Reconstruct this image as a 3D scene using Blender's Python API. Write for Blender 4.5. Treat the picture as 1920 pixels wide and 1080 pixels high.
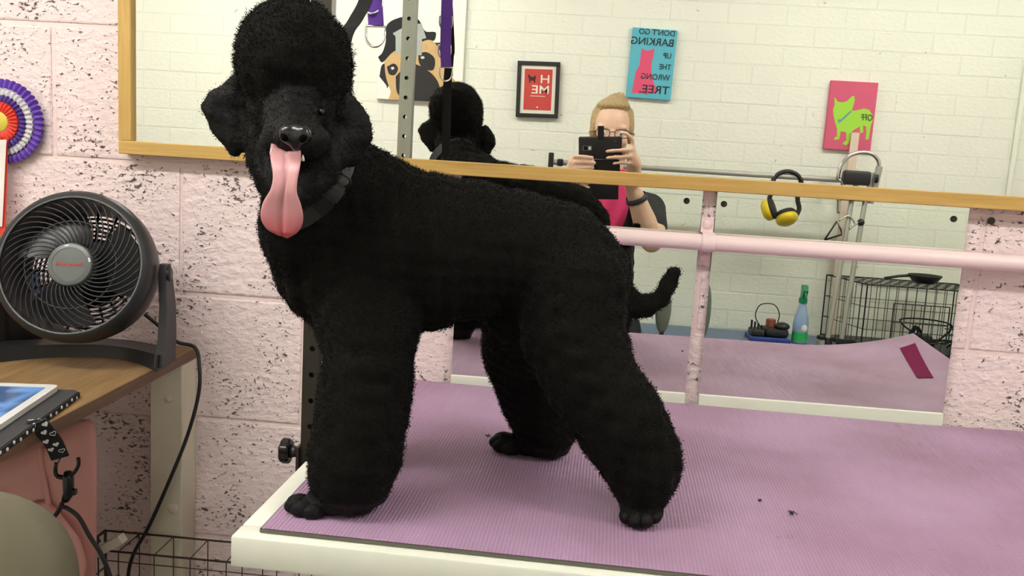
import bpy, bmesh, math, random
import numpy as np
from mathutils import Vector, Matrix

for o in list(bpy.data.objects):
    bpy.data.objects.remove(o, do_unlink=True)
SC = bpy.context.scene
COL = SC.collection
random.seed(7)
rng = np.random.default_rng(11)

# ------------------------------------------------------------------ camera
# world: X along the pink wall, Y into it (wall face at Y = 0), Z up from the floor
CAM = Vector((0.0, -1.55, 1.40))
RGT = Vector((0.99503609, 0.07914354, 0.0603281)).normalized()
FWD = Vector((-0.06899375, 0.98551527, -0.15491778)).normalized()
DWN = FWD.cross(RGT).normalized()
RGT = DWN.cross(FWD).normalized()
FPX = 1720.9
cam_d = bpy.data.cameras.new('camera')
cam = bpy.data.objects.new('camera', cam_d)
COL.objects.link(cam)
cam_d.sensor_width = 36.0
cam_d.lens = FPX / 1920.0 * 36.0
cam_d.clip_start = 0.015
rot = Matrix((RGT, -DWN, -FWD)).transposed()
cam.matrix_world = Matrix.Translation(CAM) @ rot.to_4x4()
SC.camera = cam

# ------------------------------------------------------------------ light, exposure
w = bpy.data.worlds.new('world'); SC.world = w
w.use_nodes = True
w.node_tree.nodes['Background'].inputs[0].default_value = (0.8, 0.8, 0.78, 1)
w.node_tree.nodes['Background'].inputs[1].default_value = 0.3
SC.view_settings.view_transform = 'Standard'
SC.view_settings.look = 'None'
SC.view_settings.gamma = 1.0
SC.view_settings.use_curve_mapping = False
SC.view_settings.exposure = 0.68
LAMPS = [  # fluorescent battens on the ceiling: centre x, y, length, turned along y, strength
    (-1.15, -1.15, 1.5, False, 31.0),
    (1.25, -1.15, 1.5, False, 20.0),
]
CEIL = 2.45

# ------------------------------------------------------------------ helpers
def ray(px, py):
    return FWD + RGT * ((px - 960) / FPX) + DWN * ((py - 540) / FPX)
def at(px, py, Y):
    d = ray(px, py); return CAM + d * ((Y - CAM.y) / d.y)
def atz(px, py, z):
    d = ray(px, py); return CAM + d * ((z - CAM.z) / d.z)
def atx(px, py, x):
    d = ray(px, py); return CAM + d * ((x - CAM.x) / d.x)
UM, LM = -0.020, -0.009      # planes of the upper and the lower mirrors
TILT, LTOP = 0.015, 1.3422  # the lower sheets stand a little forward at the foot
def lower_y(z): return -0.0045 + TILT * (z - LTOP)
def rat(px, py, Y, ym=UM):   # a point at depth Y in the room that the mirror shows at this spot
    d = ray(px, py)
    if ym == LM:
        n = Vector((0, -1, TILT)).normalized(); p0 = Vector((0, lower_y(LTOP), LTOP))
    else:
        n = Vector((0, -1, 0)); p0 = Vector((0, UM, 0))
    h = CAM + d * ((p0 - CAM).dot(n) / d.dot(n)); r = d - n * (2 * d.dot(n))
    return h + r * ((Y - h.y) / r.y)
def ratz(px, py, z):
    d = ray(px, py); n = Vector((0, -1, TILT)).normalized(); p0 = Vector((0, lower_y(LTOP), LTOP))
    h = CAM + d * ((p0 - CAM).dot(n) / d.dot(n)); r = d - n * (2 * d.dot(n))
    return h + r * ((z - h.z) / r.z)
def mpp(p):                  # metres per photo pixel at a point
    return (p - CAM).dot(FWD) / FPX

def S(r, g, b):              # sRGB 0-255 -> linear
    def f(c):
        c /= 255.0
        return c / 12.92 if c <= 0.04045 else ((c + 0.055) / 1.055) ** 2.4
    return (f(r), f(g), f(b), 1.0)

def mat(name, col, rough=0.6, metal=0.0, spec=0.5, sheen=0.0, emit=None, estr=0.0, bump=None, var=0.0, vscale=20.0, alpha=1.0, trans=0.0):
    m = bpy.data.materials.new(name); m.use_nodes = True
    nt = m.node_tree; b = nt.nodes['Principled BSDF']
    b.inputs['Base Color'].default_value = col
    b.inputs['Roughness'].default_value = rough
    b.inputs['Metallic'].default_value = metal
    b.inputs['Specular IOR Level'].default_value = spec
    if sheen:
        b.inputs['Sheen Weight'].default_value = sheen
        b.inputs['Sheen Roughness'].default_value = 0.4
    if emit:
        b.inputs['Emission Color'].default_value = emit
        b.inputs['Emission Strength'].default_value = estr
    if alpha < 1: b.inputs['Alpha'].default_value = alpha
    if trans: b.inputs['Transmission Weight'].default_value = trans
    if bump or var:
        tc = nt.nodes.new('ShaderNodeTexCoord')
        n = nt.nodes.new('ShaderNodeTexNoise')
        n.inputs['Scale'].default_value = vscale if not bump else bump[0]
        n.inputs['Detail'].default_value = 4
        nt.links.new(tc.outputs['Object'], n.inputs['Vector'])
        if bump:
            bp = nt.nodes.new('ShaderNodeBump'); bp.inputs['Strength'].default_value = bump[1]
            bp.inputs['Distance'].default_value = bump[2] if len(bump) > 2 else 0.002
            nt.links.new(n.outputs['Fac'], bp.inputs['Height']); nt.links.new(bp.outputs['Normal'], b.inputs['Normal'])
        if var:
            n2 = nt.nodes.new('ShaderNodeTexNoise'); n2.inputs['Scale'].default_value = vscale; n2.inputs['Detail'].default_value = 5
            nt.links.new(tc.outputs['Object'], n2.inputs['Vector'])
            mx = nt.nodes.new('ShaderNodeMix'); mx.data_type = 'RGBA'
            mx.inputs[6].default_value = tuple(c * (1 - var) for c in col[:3]) + (1,)
            mx.inputs[7].default_value = tuple(min(1, c * (1 + var)) for c in col[:3]) + (1,)
            nt.links.new(n2.outputs['Fac'], mx.inputs[0]); nt.links.new(mx.outputs[2], b.inputs['Base Color'])
    return m

def nodes_of(m):
    return m.node_tree, m.node_tree.nodes['Principled BSDF']

def frame_of(d):
    d = Vector(d).normalized()
    u = d.cross(Vector((0, 0, 1)))
    if u.length < 1e-3: u = d.cross(Vector((1, 0, 0)))
    u.normalize(); v = u.cross(d).normalized()
    return d, u, v

def catmull(pts, n=8):
    P = [Vector(p) for p in pts]
    if len(P) < 3: 
        return [P[0].lerp(P[-1], i / n) for i in range(n + 1)]
    P = [P[0] * 2 - P[1]] + P + [P[-1] * 2 - P[-2]]
    out = []
    for i in range(1, len(P) - 2):
        a, b, c, d = P[i - 1], P[i], P[i + 1], P[i + 2]
        for k in range(n):
            t = k / n
            out.append(0.5 * ((2 * b) + (c - a) * t + (2 * a - 5 * b + 4 * c - d) * t * t + (3 * b - a - 3 * c + d) * t ** 3))
    out.append(P[-2].copy())
    return out

class MB:
    def __init__(s): s.v = []; s.f = []
    def add(s, vs, fs):
        o = len(s.v); s.v += [Vector(v) for v in vs]; s.f += [tuple(i + o for i in f) for f in fs]; return s
    def box(s, lo, hi, M=None):
        (x0, y0, z0), (x1, y1, z1) = lo, hi
        vs = [Vector(p) for p in [(x0, y0, z0), (x1, y0, z0), (x1, y1, z0), (x0, y1, z0), (x0, y0, z1), (x1, y0, z1), (x1, y1, z1), (x0, y1, z1)]]
        if M: vs = [M @ v for v in vs]
        return s.add(vs, [(0, 3, 2, 1), (4, 5, 6, 7), (0, 1, 5, 4), (1, 2, 6, 5), (2, 3, 7, 6), (3, 0, 4, 7)])
    def rbox(s, lo, hi, r, M=None, seg=2):
        bm = bmesh.new(); bmesh.ops.create_cube(bm, size=1.0)
        lo = Vector(lo); hi = Vector(hi)
        for v in bm.verts: v.co = Vector((lo[i] + (v.co[i] + 0.5) * (hi[i] - lo[i]) for i in range(3)))
        r = min(r, 0.49 * min(hi - lo))
        bmesh.ops.bevel(bm, geom=list(bm.edges), offset=r, segments=seg, affect='EDGES', profile=0.5)
        bm.verts.index_update()
        vs = [(M @ v.co if M else v.co.copy()) for v in bm.verts]; fs = [tuple(v.index for v in f.verts) for f in bm.faces]
        bm.free(); return s.add(vs, fs)
    def tube(s, pts, r, n=10, cap=True, flat=1.0, up=None):
        pts = [Vector(p) for p in pts]; N = len(pts)
        rs = r if isinstance(r, (list, tuple)) else [r] * N
        if len(rs) != N: rs = [rs[0] + (rs[-1] - rs[0]) * i / (N - 1) for i in range(N)]
        t0 = (pts[1] - pts[0]).normalized()
        _, u, v = frame_of(t0)
        if up is not None:
            u = (Vector(up) - t0 * Vector(up).dot(t0)).normalized(); v = t0.cross(u)
        vs = []
        for i, p in enumerate(pts):
            t = (pts[min(i + 1, N - 1)] - pts[max(i - 1, 0)]).normalized()
            u = (u - t * u.dot(t)).normalized(); v = t.cross(u)
            for k in range(n):
                a = 2 * math.pi * k / n
                vs.append(p + u * (math.cos(a) * rs[i]) + v * (math.sin(a) * rs[i] * flat))
        fs = []
        for i in range(N - 1):
            for k in range(n):
                a = i * n + k; b = i * n + (k + 1) % n
                fs.append((a, b, b + n, a + n))
        if cap: fs += [tuple(range(n - 1, -1, -1)), tuple(range((N - 1) * n, N * n))]
        return s.add(vs, fs)
    def cyl(s, a, b, r, r2=None, n=20): return s.tube([a, b], [r, r if r2 is None else r2], n)
    def ring(s, c, axis, R, r, n=32, m=8, a0=0, a1=2 * math.pi, ref=None):
        d, u, v = frame_of(axis)
        if ref is not None:
            u = (Vector(ref) - d * Vector(ref).dot(d)).normalized(); v = d.cross(u)
        c = Vector(c); full = abs(a1 - a0 - 2 * math.pi) < 1e-6
        cnt = n if full else n + 1; vs = []; fs = []
        for i in range(cnt):
            a = a0 + (a1 - a0) * i / n; e = u * math.cos(a) + v * math.sin(a)
            for k in range(m):
                b = 2 * math.pi * k / m
                vs.append(c + e * (R + r * math.cos(b)) + d * (r * math.sin(b)))
        for i in range(n):
            j = (i + 1) % cnt
            for k in range(m):
                fs.append((i * m + k, j * m + k, j * m + (k + 1) % m, i * m + (k + 1) % m))
        return s.add(vs, fs)
    def lathe(s, prof, c=(0, 0, 0), axis=(0, 0, 1), n=32, capa=True, capb=True):
        d, u, v = frame_of(axis); c = Vector(c); vs = []; fs = []
        for h, r in prof:
            for k in range(n):
                a = 2 * math.pi * k / n
                vs.append(c + d * h + (u * math.cos(a) + v * math.sin(a)) * r)
        for i in range(len(prof) - 1):
            for k in range(n):
                k2 = (k + 1) % n
                fs.append((i * n + k, i * n + k2, (i + 1) * n + k2, (i + 1) * n + k))
        if capa: fs.append(tuple(range(n - 1, -1, -1)))
        if capb: fs.append(tuple(range((len(prof) - 1) * n, len(prof) * n)))
        return s.add(vs, fs)
    def prism(s, poly, d):
        n = len(poly); d = Vector(d); p = [Vector(q) for q in poly]
        return s.add(p + [q + d for q in p], [tuple(range(n - 1, -1, -1)), tuple(range(n, 2 * n))] + [(i, (i + 1) % n, n + (i + 1) % n, n + i) for i in range(n)])
    def ball(s, c, r, M=None, nu=16, nv=10):
        c = Vector(c); r = Vector((r, r, r)) if not hasattr(r, '__len__') else Vector(r)
        vs = [Vector((0, 0, 1))]
        for i in range(1, nv):
            a = math.pi * i / nv
            for k in range(nu):
                b = 2 * math.pi * k / nu
                vs.append(Vector((math.sin(a) * math.cos(b), math.sin(a) * math.sin(b), math.cos(a))))
        vs.append(Vector((0, 0, -1)))
        vs = [Vector((q.x * r.x, q.y * r.y, q.z * r.z)) for q in vs]
        if M is not None: vs = [M @ q for q in vs]
        vs = [q + c for q in vs]
        fs = [(0, 1 + k, 1 + (k + 1) % nu) for k in range(nu)]
        for i in range(nv - 2):
            for k in range(nu):
                a = 1 + i * nu + k; b = 1 + i * nu + (k + 1) % nu
                fs.append((a, a + nu, b + nu, b))
        L = len(vs) - 1; o = 1 + (nv - 2) * nu
        fs += [(L, o + (k + 1) % nu, o + k) for k in range(nu)]
        return s.add(vs, fs)
    def grid(s, fn, nu, nv, closed=False):
        vs = [fn(i / nu, j / nv) for j in range(nv + 1) for i in range(nu + 1)]
        fs = [(j * (nu + 1) + i, j * (nu + 1) + i + 1, (j + 1) * (nu + 1) + i + 1, (j + 1) * (nu + 1) + i) for j in range(nv) for i in range(nu)]
        return s.add(vs, fs)
    def pillow(s, outline, nrm, t, rings=(1.0, 0.9, 0.7, 0.45, 0.2)):
        P = [Vector(p) for p in outline]; n = len(P); c = sum(P, Vector()) / n; nrm = Vector(nrm).normalized()
        def lay(sg):
            vs = []; 
            for q in rings: 
                h = t * math.sqrt(max(0, 1 - q * q)) * sg
                vs += [c + (p - c) * q + nrm * h for p in P]
            vs.append(c + nrm * t * sg); return vs
        for sg in (1, -1):
            vs = lay(sg); R = len(rings); fs = []
            for i in range(R - 1):
                for k in range(n):
                    f = (i * n + k, i * n + (k + 1) % n, (i + 1) * n + (k + 1) % n, (i + 1) * n + k)
                    fs.append(f if sg > 0 else f[::-1])
            for k in range(n):
                f = ((R - 1) * n + k, (R - 1) * n + (k + 1) % n, R * n); fs.append(f if sg > 0 else f[::-1])
            s.add(vs, fs)
        return s
    def mesh(s, name, org=Vector()):
        me = bpy.data.meshes.new(name)
        me.from_pydata([tuple(v - org) for v in s.v], [], s.f); me.validate(); me.update()
        bm = bmesh.new(); bm.from_mesh(me); bmesh.ops.remove_doubles(bm, verts=bm.verts, dist=1e-6)
        bmesh.ops.recalc_face_normals(bm, faces=bm.faces); bm.to_mesh(me); bm.free()
        return me
    def build(s, name, m, parent=None, smooth=False, org=None, auto=None):
        o_ = origin_of(parent) if parent else (Vector(org) if org is not None else Vector())
        me = s.mesh(name, o_)
        return link(name, me, m, parent, o_ if not parent else None, smooth, auto)

def origin_of(o):
    p = Vector(o.location)
    while o.parent: o = o.parent; p += Vector(o.location)
    return p
def link(name, me, m, parent=None, loc=None, smooth=False, auto=None):
    o = bpy.data.objects.new(name, me); COL.objects.link(o)
    if m is not None: 
        me.materials.clear(); me.materials.append(m)
    if parent: o.parent = parent
    if loc is not None: o.location = loc
    if smooth or auto:
        me.polygons.foreach_set('use_smooth', [True] * len(me.polygons))
    if auto:
        me.set_sharp_from_angle(angle=math.radians(auto))
    return o
def tag(o, label, cat, group=None, kind=None):
    o['label'] = label; o['category'] = cat
    if group: o['group'] = group
    if kind: o['kind'] = kind
    return o
def thing(name, loc, label, cat, group=None):
    o = bpy.data.objects.new(name, None); COL.objects.link(o); o.location = Vector(loc); o.empty_display_size = 0.05
    return tag(o, label, cat, group)
def struct(o): o['kind'] = 'structure'; return o

def remesh(mb, name, vox, smooth_it=4, fac=0.5):
    me = mb.mesh(name); o = bpy.data.objects.new('tmp', me); COL.objects.link(o)
    md = o.modifiers.new('r', 'REMESH'); md.mode = 'VOXEL'; md.voxel_size = vox
    if smooth_it:
        sm = o.modifiers.new('s', 'SMOOTH'); sm.factor = fac; sm.iterations = smooth_it
    dg = bpy.context.evaluated_depsgraph_get()
    out = bpy.data.meshes.new_from_object(o.evaluated_get(dg))
    bpy.data.objects.remove(o, do_unlink=True); bpy.data.meshes.remove(me)
    out.name = name
    return out

def text_mesh(txt, size, M, depth=0.0004, font_shear=0, align='CENTER', sx=1.0):
    c = bpy.data.curves.new('t', 'FONT'); c.body = txt; c.size = size; c.extrude = depth; c.align_x = align; c.align_y = 'CENTER'; c.resolution_u = 3; c.offset = size * .009
    o = bpy.data.objects.new('t', c); COL.objects.link(o)
    dg = bpy.context.evaluated_depsgraph_get()
    me = bpy.data.meshes.new_from_object(o.evaluated_get(dg))
    bpy.data.objects.remove(o, do_unlink=True)
    me.transform(M @ Matrix.Diagonal((sx, 1, 1, 1)))
    return me

def plate_holes(mb, o, ax, ay, an, w, L, t, holes, hr, n=8):
    """flat bar from o along ay (length L), width w along ax, thickness t along an, with round through holes at given distances"""
    o = Vector(o); ax = Vector(ax).normalized(); ay = Vector(ay).normalized(); an = Vector(an).normalized()
    P = lambda x, y, z: o + ax * x + ay * y + an * z
    ys = [0]
    for h in holes: ys += [h - w / 2 * 0.9, h + w / 2 * 0.9]
    ys.append(L)
    for i in range(0, len(ys) - 1, 2):
        if ys[i + 1] - ys[i] > 1e-4:
            a, b = ys[i], ys[i + 1]
            mb.add([P(-w/2, a, 0), P(w/2, a, 0), P(w/2, b, 0), P(-w/2, b, 0), P(-w/2, a, t), P(w/2, a, t), P(w/2, b, t), P(-w/2, b, t)],
                   [(0, 3, 2, 1), (4, 5, 6, 7), (1, 2, 6, 5), (3, 0, 4, 7)])
    hh = w / 2 * 0.9
    for h in holes:
        sq = []; ci = []
        for k in range(n):
            a = 2 * math.pi * (k + 0.5) / n; c, s_ = math.cos(a), math.sin(a); q = max(abs(c), abs(s_))
            sq.append((c / q * w / 2, s_ / q * hh)); ci.append((c * hr, s_ * hr))
        vs = [P(x, h + y, z) for z in (0, t) for (x, y) in sq] + [P(x, h + y, z) for z in (0, t) for (x, y) in ci]
        fs = []
        for k in range(n):
            j = (k + 1) % n
            fs += [(k, j, 2 * n + j, 2 * n + k), (n + k, 3 * n + k, 3 * n + j, n + j), (2 * n + k, 2 * n + j, 3 * n + j, 3 * n + k)]
            if abs(sq[k][0]) > w / 2 - 1e-6 and abs(sq[j][0]) > w / 2 - 1e-6 and sq[k][0] * sq[j][0] > 0: fs.append((k, n + k, n + j, j))
        mb.add(vs, fs)
        # square corners of the hole cell
        for sx in (1, -1):
            for sy in (1, -1):
                cand = [(x, y) for (x, y) in sq if x * sx > 0 and y * sy > 0]
                if len(cand) >= 2:
                    a, b = cand[0], cand[1]; cr = (sx * w / 2, sy * hh)
                    mb.add([P(a[0], h + a[1], 0), P(b[0], h + b[1], 0), P(cr[0], h + cr[1], 0), P(a[0], h + a[1], t), P(b[0], h + b[1], t), P(cr[0], h + cr[1], t)],
                           [(0, 1, 2), (3, 4, 5), (0, 3, 5, 2), (1, 4, 5, 2)])
    return mb

# ------------------------------------------------------------------ materials
def block_paint(name, base, pitcol, pit_amt=1.0, pit_scale=70.0, bump=0.5, lo=0.60, hi=0.66):
    m = bpy.data.materials.new(name); m.use_nodes = True; nt, b = nodes_of(m); N = nt.nodes.new; L = nt.links.new
    geo = N('ShaderNodeNewGeometry')
    mp = N('ShaderNodeMapping'); mp.inputs['Scale'].default_value = (0.75, 1, 1.15); mp.inputs['Rotation'].default_value = (0, 0.35, 0)
    L(geo.outputs['Position'], mp.inputs['Vector'])
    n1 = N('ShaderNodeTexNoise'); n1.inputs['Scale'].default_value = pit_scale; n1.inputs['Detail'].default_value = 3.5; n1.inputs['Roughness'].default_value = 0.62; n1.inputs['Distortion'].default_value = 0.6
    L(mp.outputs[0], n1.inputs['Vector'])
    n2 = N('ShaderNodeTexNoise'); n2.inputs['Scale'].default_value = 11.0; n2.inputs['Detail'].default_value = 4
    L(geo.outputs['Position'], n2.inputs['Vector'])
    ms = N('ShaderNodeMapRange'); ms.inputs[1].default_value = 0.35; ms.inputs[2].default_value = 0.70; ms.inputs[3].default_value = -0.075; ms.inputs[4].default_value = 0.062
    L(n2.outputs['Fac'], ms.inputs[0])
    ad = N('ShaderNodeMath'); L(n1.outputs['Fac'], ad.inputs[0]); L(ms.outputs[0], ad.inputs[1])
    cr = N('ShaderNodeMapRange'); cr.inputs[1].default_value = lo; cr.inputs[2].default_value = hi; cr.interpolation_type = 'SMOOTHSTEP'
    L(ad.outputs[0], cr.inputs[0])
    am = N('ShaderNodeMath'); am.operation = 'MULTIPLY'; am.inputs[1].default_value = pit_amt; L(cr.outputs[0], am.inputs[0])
    n3 = N('ShaderNodeTexNoise'); n3.inputs['Scale'].default_value = 3.0; n3.inputs['Detail'].default_value = 6
    L(geo.outputs['Position'], n3.inputs['Vector'])
    v = N('ShaderNodeMix'); v.data_type = 'RGBA'; v.inputs[6].default_value = tuple(c * 0.93 for c in base[:3]) + (1,); v.inputs[7].default_value = tuple(min(1, c * 1.05) for c in base[:3]) + (1,)
    L(n3.outputs['Fac'], v.inputs[0])
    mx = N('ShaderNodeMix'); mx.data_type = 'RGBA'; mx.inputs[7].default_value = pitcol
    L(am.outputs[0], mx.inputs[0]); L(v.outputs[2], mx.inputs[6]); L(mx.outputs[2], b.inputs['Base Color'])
    n4 = N('ShaderNodeTexNoise'); n4.inputs['Scale'].default_value = 75.0; n4.inputs['Detail'].default_value = 7
    L(mp.outputs[0], n4.inputs['Vector'])
    h = N('ShaderNodeMath'); h.operation = 'MULTIPLY_ADD'; h.inputs[1].default_value = -1.1
    L(cr.outputs[0], h.inputs[0]); L(n4.outputs['Fac'], h.inputs[2])
    bp = N('ShaderNodeBump'); bp.inputs['Strength'].default_value = bump; bp.inputs['Distance'].default_value = 0.0055
    L(h.outputs[0], bp.inputs['Height']); L(bp.outputs[0], b.inputs['Normal'])
    b.inputs['Roughness'].default_value = 0.62; b.inputs['Specular IOR Level'].default_value = 0.3
    return m
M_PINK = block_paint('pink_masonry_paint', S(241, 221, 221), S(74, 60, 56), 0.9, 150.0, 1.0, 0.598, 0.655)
M_PINKM = block_paint('pink_mortar_paint', S(238, 216, 214), S(96, 76, 74), 0.5, 70.0, 0.4, 0.66, 0.70)
M_WHITEB = block_paint('white_brick_paint', S(240, 242, 232), S(120, 120, 112), 0.5, 26.0, 0.3, 0.72, 0.75)
M_WHITEM = block_paint('white_mortar_paint', S(234, 236, 226), S(120, 120, 112), 0.3, 30.0, 0.3, 0.70, 0.74)

def wood(name, a, b_, scale=(3, 60, 60), rough=0.45):
    m = bpy.data.materials.new(name); m.use_nodes = True; nt, b = nodes_of(m); N = nt.nodes.new; L = nt.links.new
    tc = N('ShaderNodeNewGeometry'); mp = N('ShaderNodeMapping'); mp.inputs['Scale'].default_value = scale
    L(tc.outputs['Position'], mp.inputs['Vector'])
    n = N('ShaderNodeTexNoise'); n.inputs['Scale'].default_value = 2.2; n.inputs['Detail'].default_value = 6; n.inputs['Distortion'].default_value = 0.8
    L(mp.outputs[0], n.inputs['Vector'])
    mr = N('ShaderNodeMapRange'); mr.inputs[1].default_value = 0.3; mr.inputs[2].default_value = 0.7; L(n.outputs['Fac'], mr.inputs[0])
    mx = N('ShaderNodeMix'); mx.data_type = 'RGBA'; mx.inputs[6].default_value = a; mx.inputs[7].default_value = b_
    L(mr.outputs[0], mx.inputs[0]); L(mx.outputs[2], b.inputs['Base Color']); b.inputs['Roughness'].default_value = rough
    return m
M_OAKX = wood('oak_frame_lengthwise', S(206, 170, 98), S(186, 148, 78), (3, 60, 60))
M_OAKZ = wood('oak_frame_upright', S(206, 170, 98), S(186, 148, 78), (60, 60, 3))
M_DESK = wood('worn_desk_top', S(152, 122, 80), S(120, 94, 60), (40, 4, 40), 0.5)
M_DESKE = wood('desk_edge', S(120, 88, 66), S(98, 70, 54), (40, 4, 40), 0.55)
M_MIRROR = mat('silvered_glass', (0.875, 0.90, 0.845, 1), 0.0, 1.0)
M_MIRROR2 = mat('silvered_acrylic', (0.80, 0.85, 0.765, 1), 0.0, 1.0)
M_GEDGE = mat('mirror_glass_edge', S(120, 150, 130), 0.2)
M_WHITEPT = mat('white_table_paint', S(234, 236, 222), 0.45, var=0.04, vscale=30)
M_CREAM = mat('cream_leg_paint', S(214, 206, 188), 0.5, var=0.06, vscale=12, bump=(60, 0.2))
M_BLKPL = mat('black_plastic', S(34, 34, 37), 0.42, bump=(400, 0.1, 0.0005))
M_BLKSH = mat('glossy_black_plastic', S(20, 20, 22), 0.22)
M_GRYPL = mat('grey_plastic', S(94, 99, 97), 0.35)
M_RED = mat('red_print', S(190, 60, 58), 0.5)
M_STEEL = mat('dull_steel', S(176, 178, 170), 0.40, 0.5, var=0.08, vscale=25)
M_CHROME = mat('chrome', S(215, 215, 210), 0.12, 1.0)
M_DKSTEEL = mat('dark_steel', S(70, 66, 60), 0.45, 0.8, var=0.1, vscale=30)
M_PINKMET = mat('pink_painted_metal', S(240, 216, 216), 0.4)
M_PURPW = mat('purple_webbing', S(92, 48, 150), 0.75, bump=(900, 0.4, 0.001))
M_BLKW = mat('black_webbing', S(13, 13, 15), 0.9, bump=(900, 0.4, 0.001))
M_FUR = mat('black_poodle_fur', (0.0056, 0.0053, 0.0043, 1), 0.85, spec=0.12, sheen=0.02)
M_SKINB = mat('black_shaved_skin', (0.0030, 0.0030, 0.0030, 1), 0.62, spec=0.22, bump=(260, 0.8, 0.002))
M_NOSE = mat('wet_black_nose', (0.008, 0.008, 0.008, 1), 0.22, bump=(500, 0.25, 0.0006))
M_TONGUE = None
def lamp_mat(strength):
    return mat('fluorescent_diffuser', (1, 1, 1, 1), 0.5, emit=(1.0, 0.972, 0.925, 1), estr=strength)
# ================================================================== THE ROOM
X0, X1, YB = -2.3, 2.2, -2.25
M_FLOOR = mat('grey_vinyl_floor', S(120, 118, 112), 0.5, var=0.1, vscale=8)
M_CEIL = mat('white_ceiling_paint', S(238, 238, 232), 0.8, bump=(80, 0.1))
M_PLAIN = mat('cream_wall_paint', S(236, 232, 222), 0.7, bump=(60, 0.2))
struct(MB().box((X0 - .1, YB - .12, -.1), (X1 + .1, .12, 0)).build('floor', M_FLOOR))
struct(MB().box((X0 - .1, YB - .12, CEIL), (X1 + .1, .12, CEIL + .1)).build('ceiling', M_CEIL))
struct(MB().box((X0 - .1, YB - .1, 0), (X0, .1, CEIL)).build('wall_left', M_PLAIN))
struct(MB().box((X1, YB - .1, 0), (X1 + .1, .1, CEIL)).build('wall_right', M_PLAIN))
wall_back = struct(MB().box((X0, 0.0035, 0), (X1, .1, CEIL)).build('wall_back', M_PINKM))
wall_front = struct(MB().box((X0, YB - .1, 0), (X1, YB - .0012, CEIL)).build('wall_front', M_WHITEM))

def rough_block_mesh(name, w, h, d, bev, jit, seed):
    """a block whose face is slightly uneven, with soft arrises; front at y=0, body behind it (towards +y)"""
    r = random.Random(seed)
    bm = bmesh.new(); bmesh.ops.create_cube(bm, size=1.0)
    for v in bm.verts: v.co = Vector((v.co.x * w, (v.co.y + .5) * d, v.co.z * h))
    ed = [e for e in bm.edges if all(v.co.y < 1e-6 for v in e.verts)]
    bmesh.ops.bevel(bm, geom=ed, offset=bev, segments=2, affect='EDGES', profile=0.5)
    for v in bm.verts:
        if v.co.y < d * 0.5: v.co += Vector((r.uniform(-jit, jit), r.uniform(0, jit), r.uniform(-jit, jit)))
    me = bpy.data.meshes.new(name); bm.to_mesh(me); bm.free()
    return me
# pink concrete blocks, 450 x 225 mm with their joints
blocks = [rough_block_mesh('concrete_block', .444, .2175, .03, .0032, .0010, k) for k in range(4)]
halfs = {}
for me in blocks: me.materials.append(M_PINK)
ROW0 = 0.879 - 4 * 0.225
for r in range(0, 12):
    z = ROW0 + r * .225
    if z + .2 < 0: continue
    xo = -.922 if r % 2 == 0 else -.6935
    k0 = int(math.floor((X0 - xo) / .45)) 
    for k in range(k0, k0 + 12):
        a = xo + k * .45; b = a + .45
        a2, b2, z2, zt2 = max(a, X0 + .003), min(b, X1 - .003), max(z, 0.002), min(z + .225, CEIL - .002)
        if b2 - a2 < .03 or zt2 - z2 < .03: continue
        if b2 - a2 > .449 and zt2 - z2 > .224: me = random.choice(blocks)
        else:
            key = (round(b2 - a2, 3), round(zt2 - z2, 3))
            if key not in halfs:
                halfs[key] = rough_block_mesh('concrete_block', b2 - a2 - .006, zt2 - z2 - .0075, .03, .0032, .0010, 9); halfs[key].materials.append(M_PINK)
            me = halfs[key]
        o = bpy.data.objects.new('concrete_block', me); COL.objects.link(o); o.parent = wall_back
        o.location = ((a2 + b2) / 2, random.uniform(0, .0008), (z2 + zt2) / 2)
# white painted bricks behind the camera (seen in the mirrors), 225 x 75 mm with their joints
brick_me = [rough_block_mesh('brick', .2220, .0732, .02, .0026, .0006, 50 + k) for k in range(4)]
for me in brick_me: me.materials.append(M_WHITEB)
rest = MB(); cells = []
NR = int(CEIL / .0765)
for r in range(NR):
    z = r * .0765 + .003
    for k in range(-1, 22):
        a = X0 + .003 + k * .225 + (0.1125 if r % 2 else 0); b = a + .225
        if a < X0 + .003: a = X0 + .003
        if b > X1 - .003: b = X1 - .003
        if b - a < .05: continue
        cells.append((a, b, z, z + .0765))
def seen(c):
    x = (c[0] + c[1]) / 2; z = (c[2] + c[3]) / 2
    return b_full(c) and -1.55 < x < 1.75 and 0.74 < z < 1.98
def b_full(c): return c[1] - c[0] > .224
vis = [c for c in cells if seen(c)]
vis.sort(key=lambda c: abs((c[0] + c[1]) / 2 - .25) * .8 + abs((c[2] + c[3]) / 2 - 1.45))
pick = set(vis[:300])
for c in cells:
    cx, cz = (c[0] + c[1]) / 2, (c[2] + c[3]) / 2
    if c in pick:
        o = bpy.data.objects.new('brick', random.choice(brick_me)); COL.objects.link(o); o.parent = wall_front
        o.location = (cx, YB + random.uniform(-.0008, .0004), cz); o.rotation_euler = (0, 0, math.pi)
    else:
        rest.rbox((c[0] + .0016, YB - .02, c[2] + .0016), (c[1] - .0016, YB + random.uniform(-.0008, .0004), c[3] - .0016), .0024, seg=1)
o = rest.build('far_bricks', M_WHITEB, wall_front); o['kind'] = 'stuff'

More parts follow.
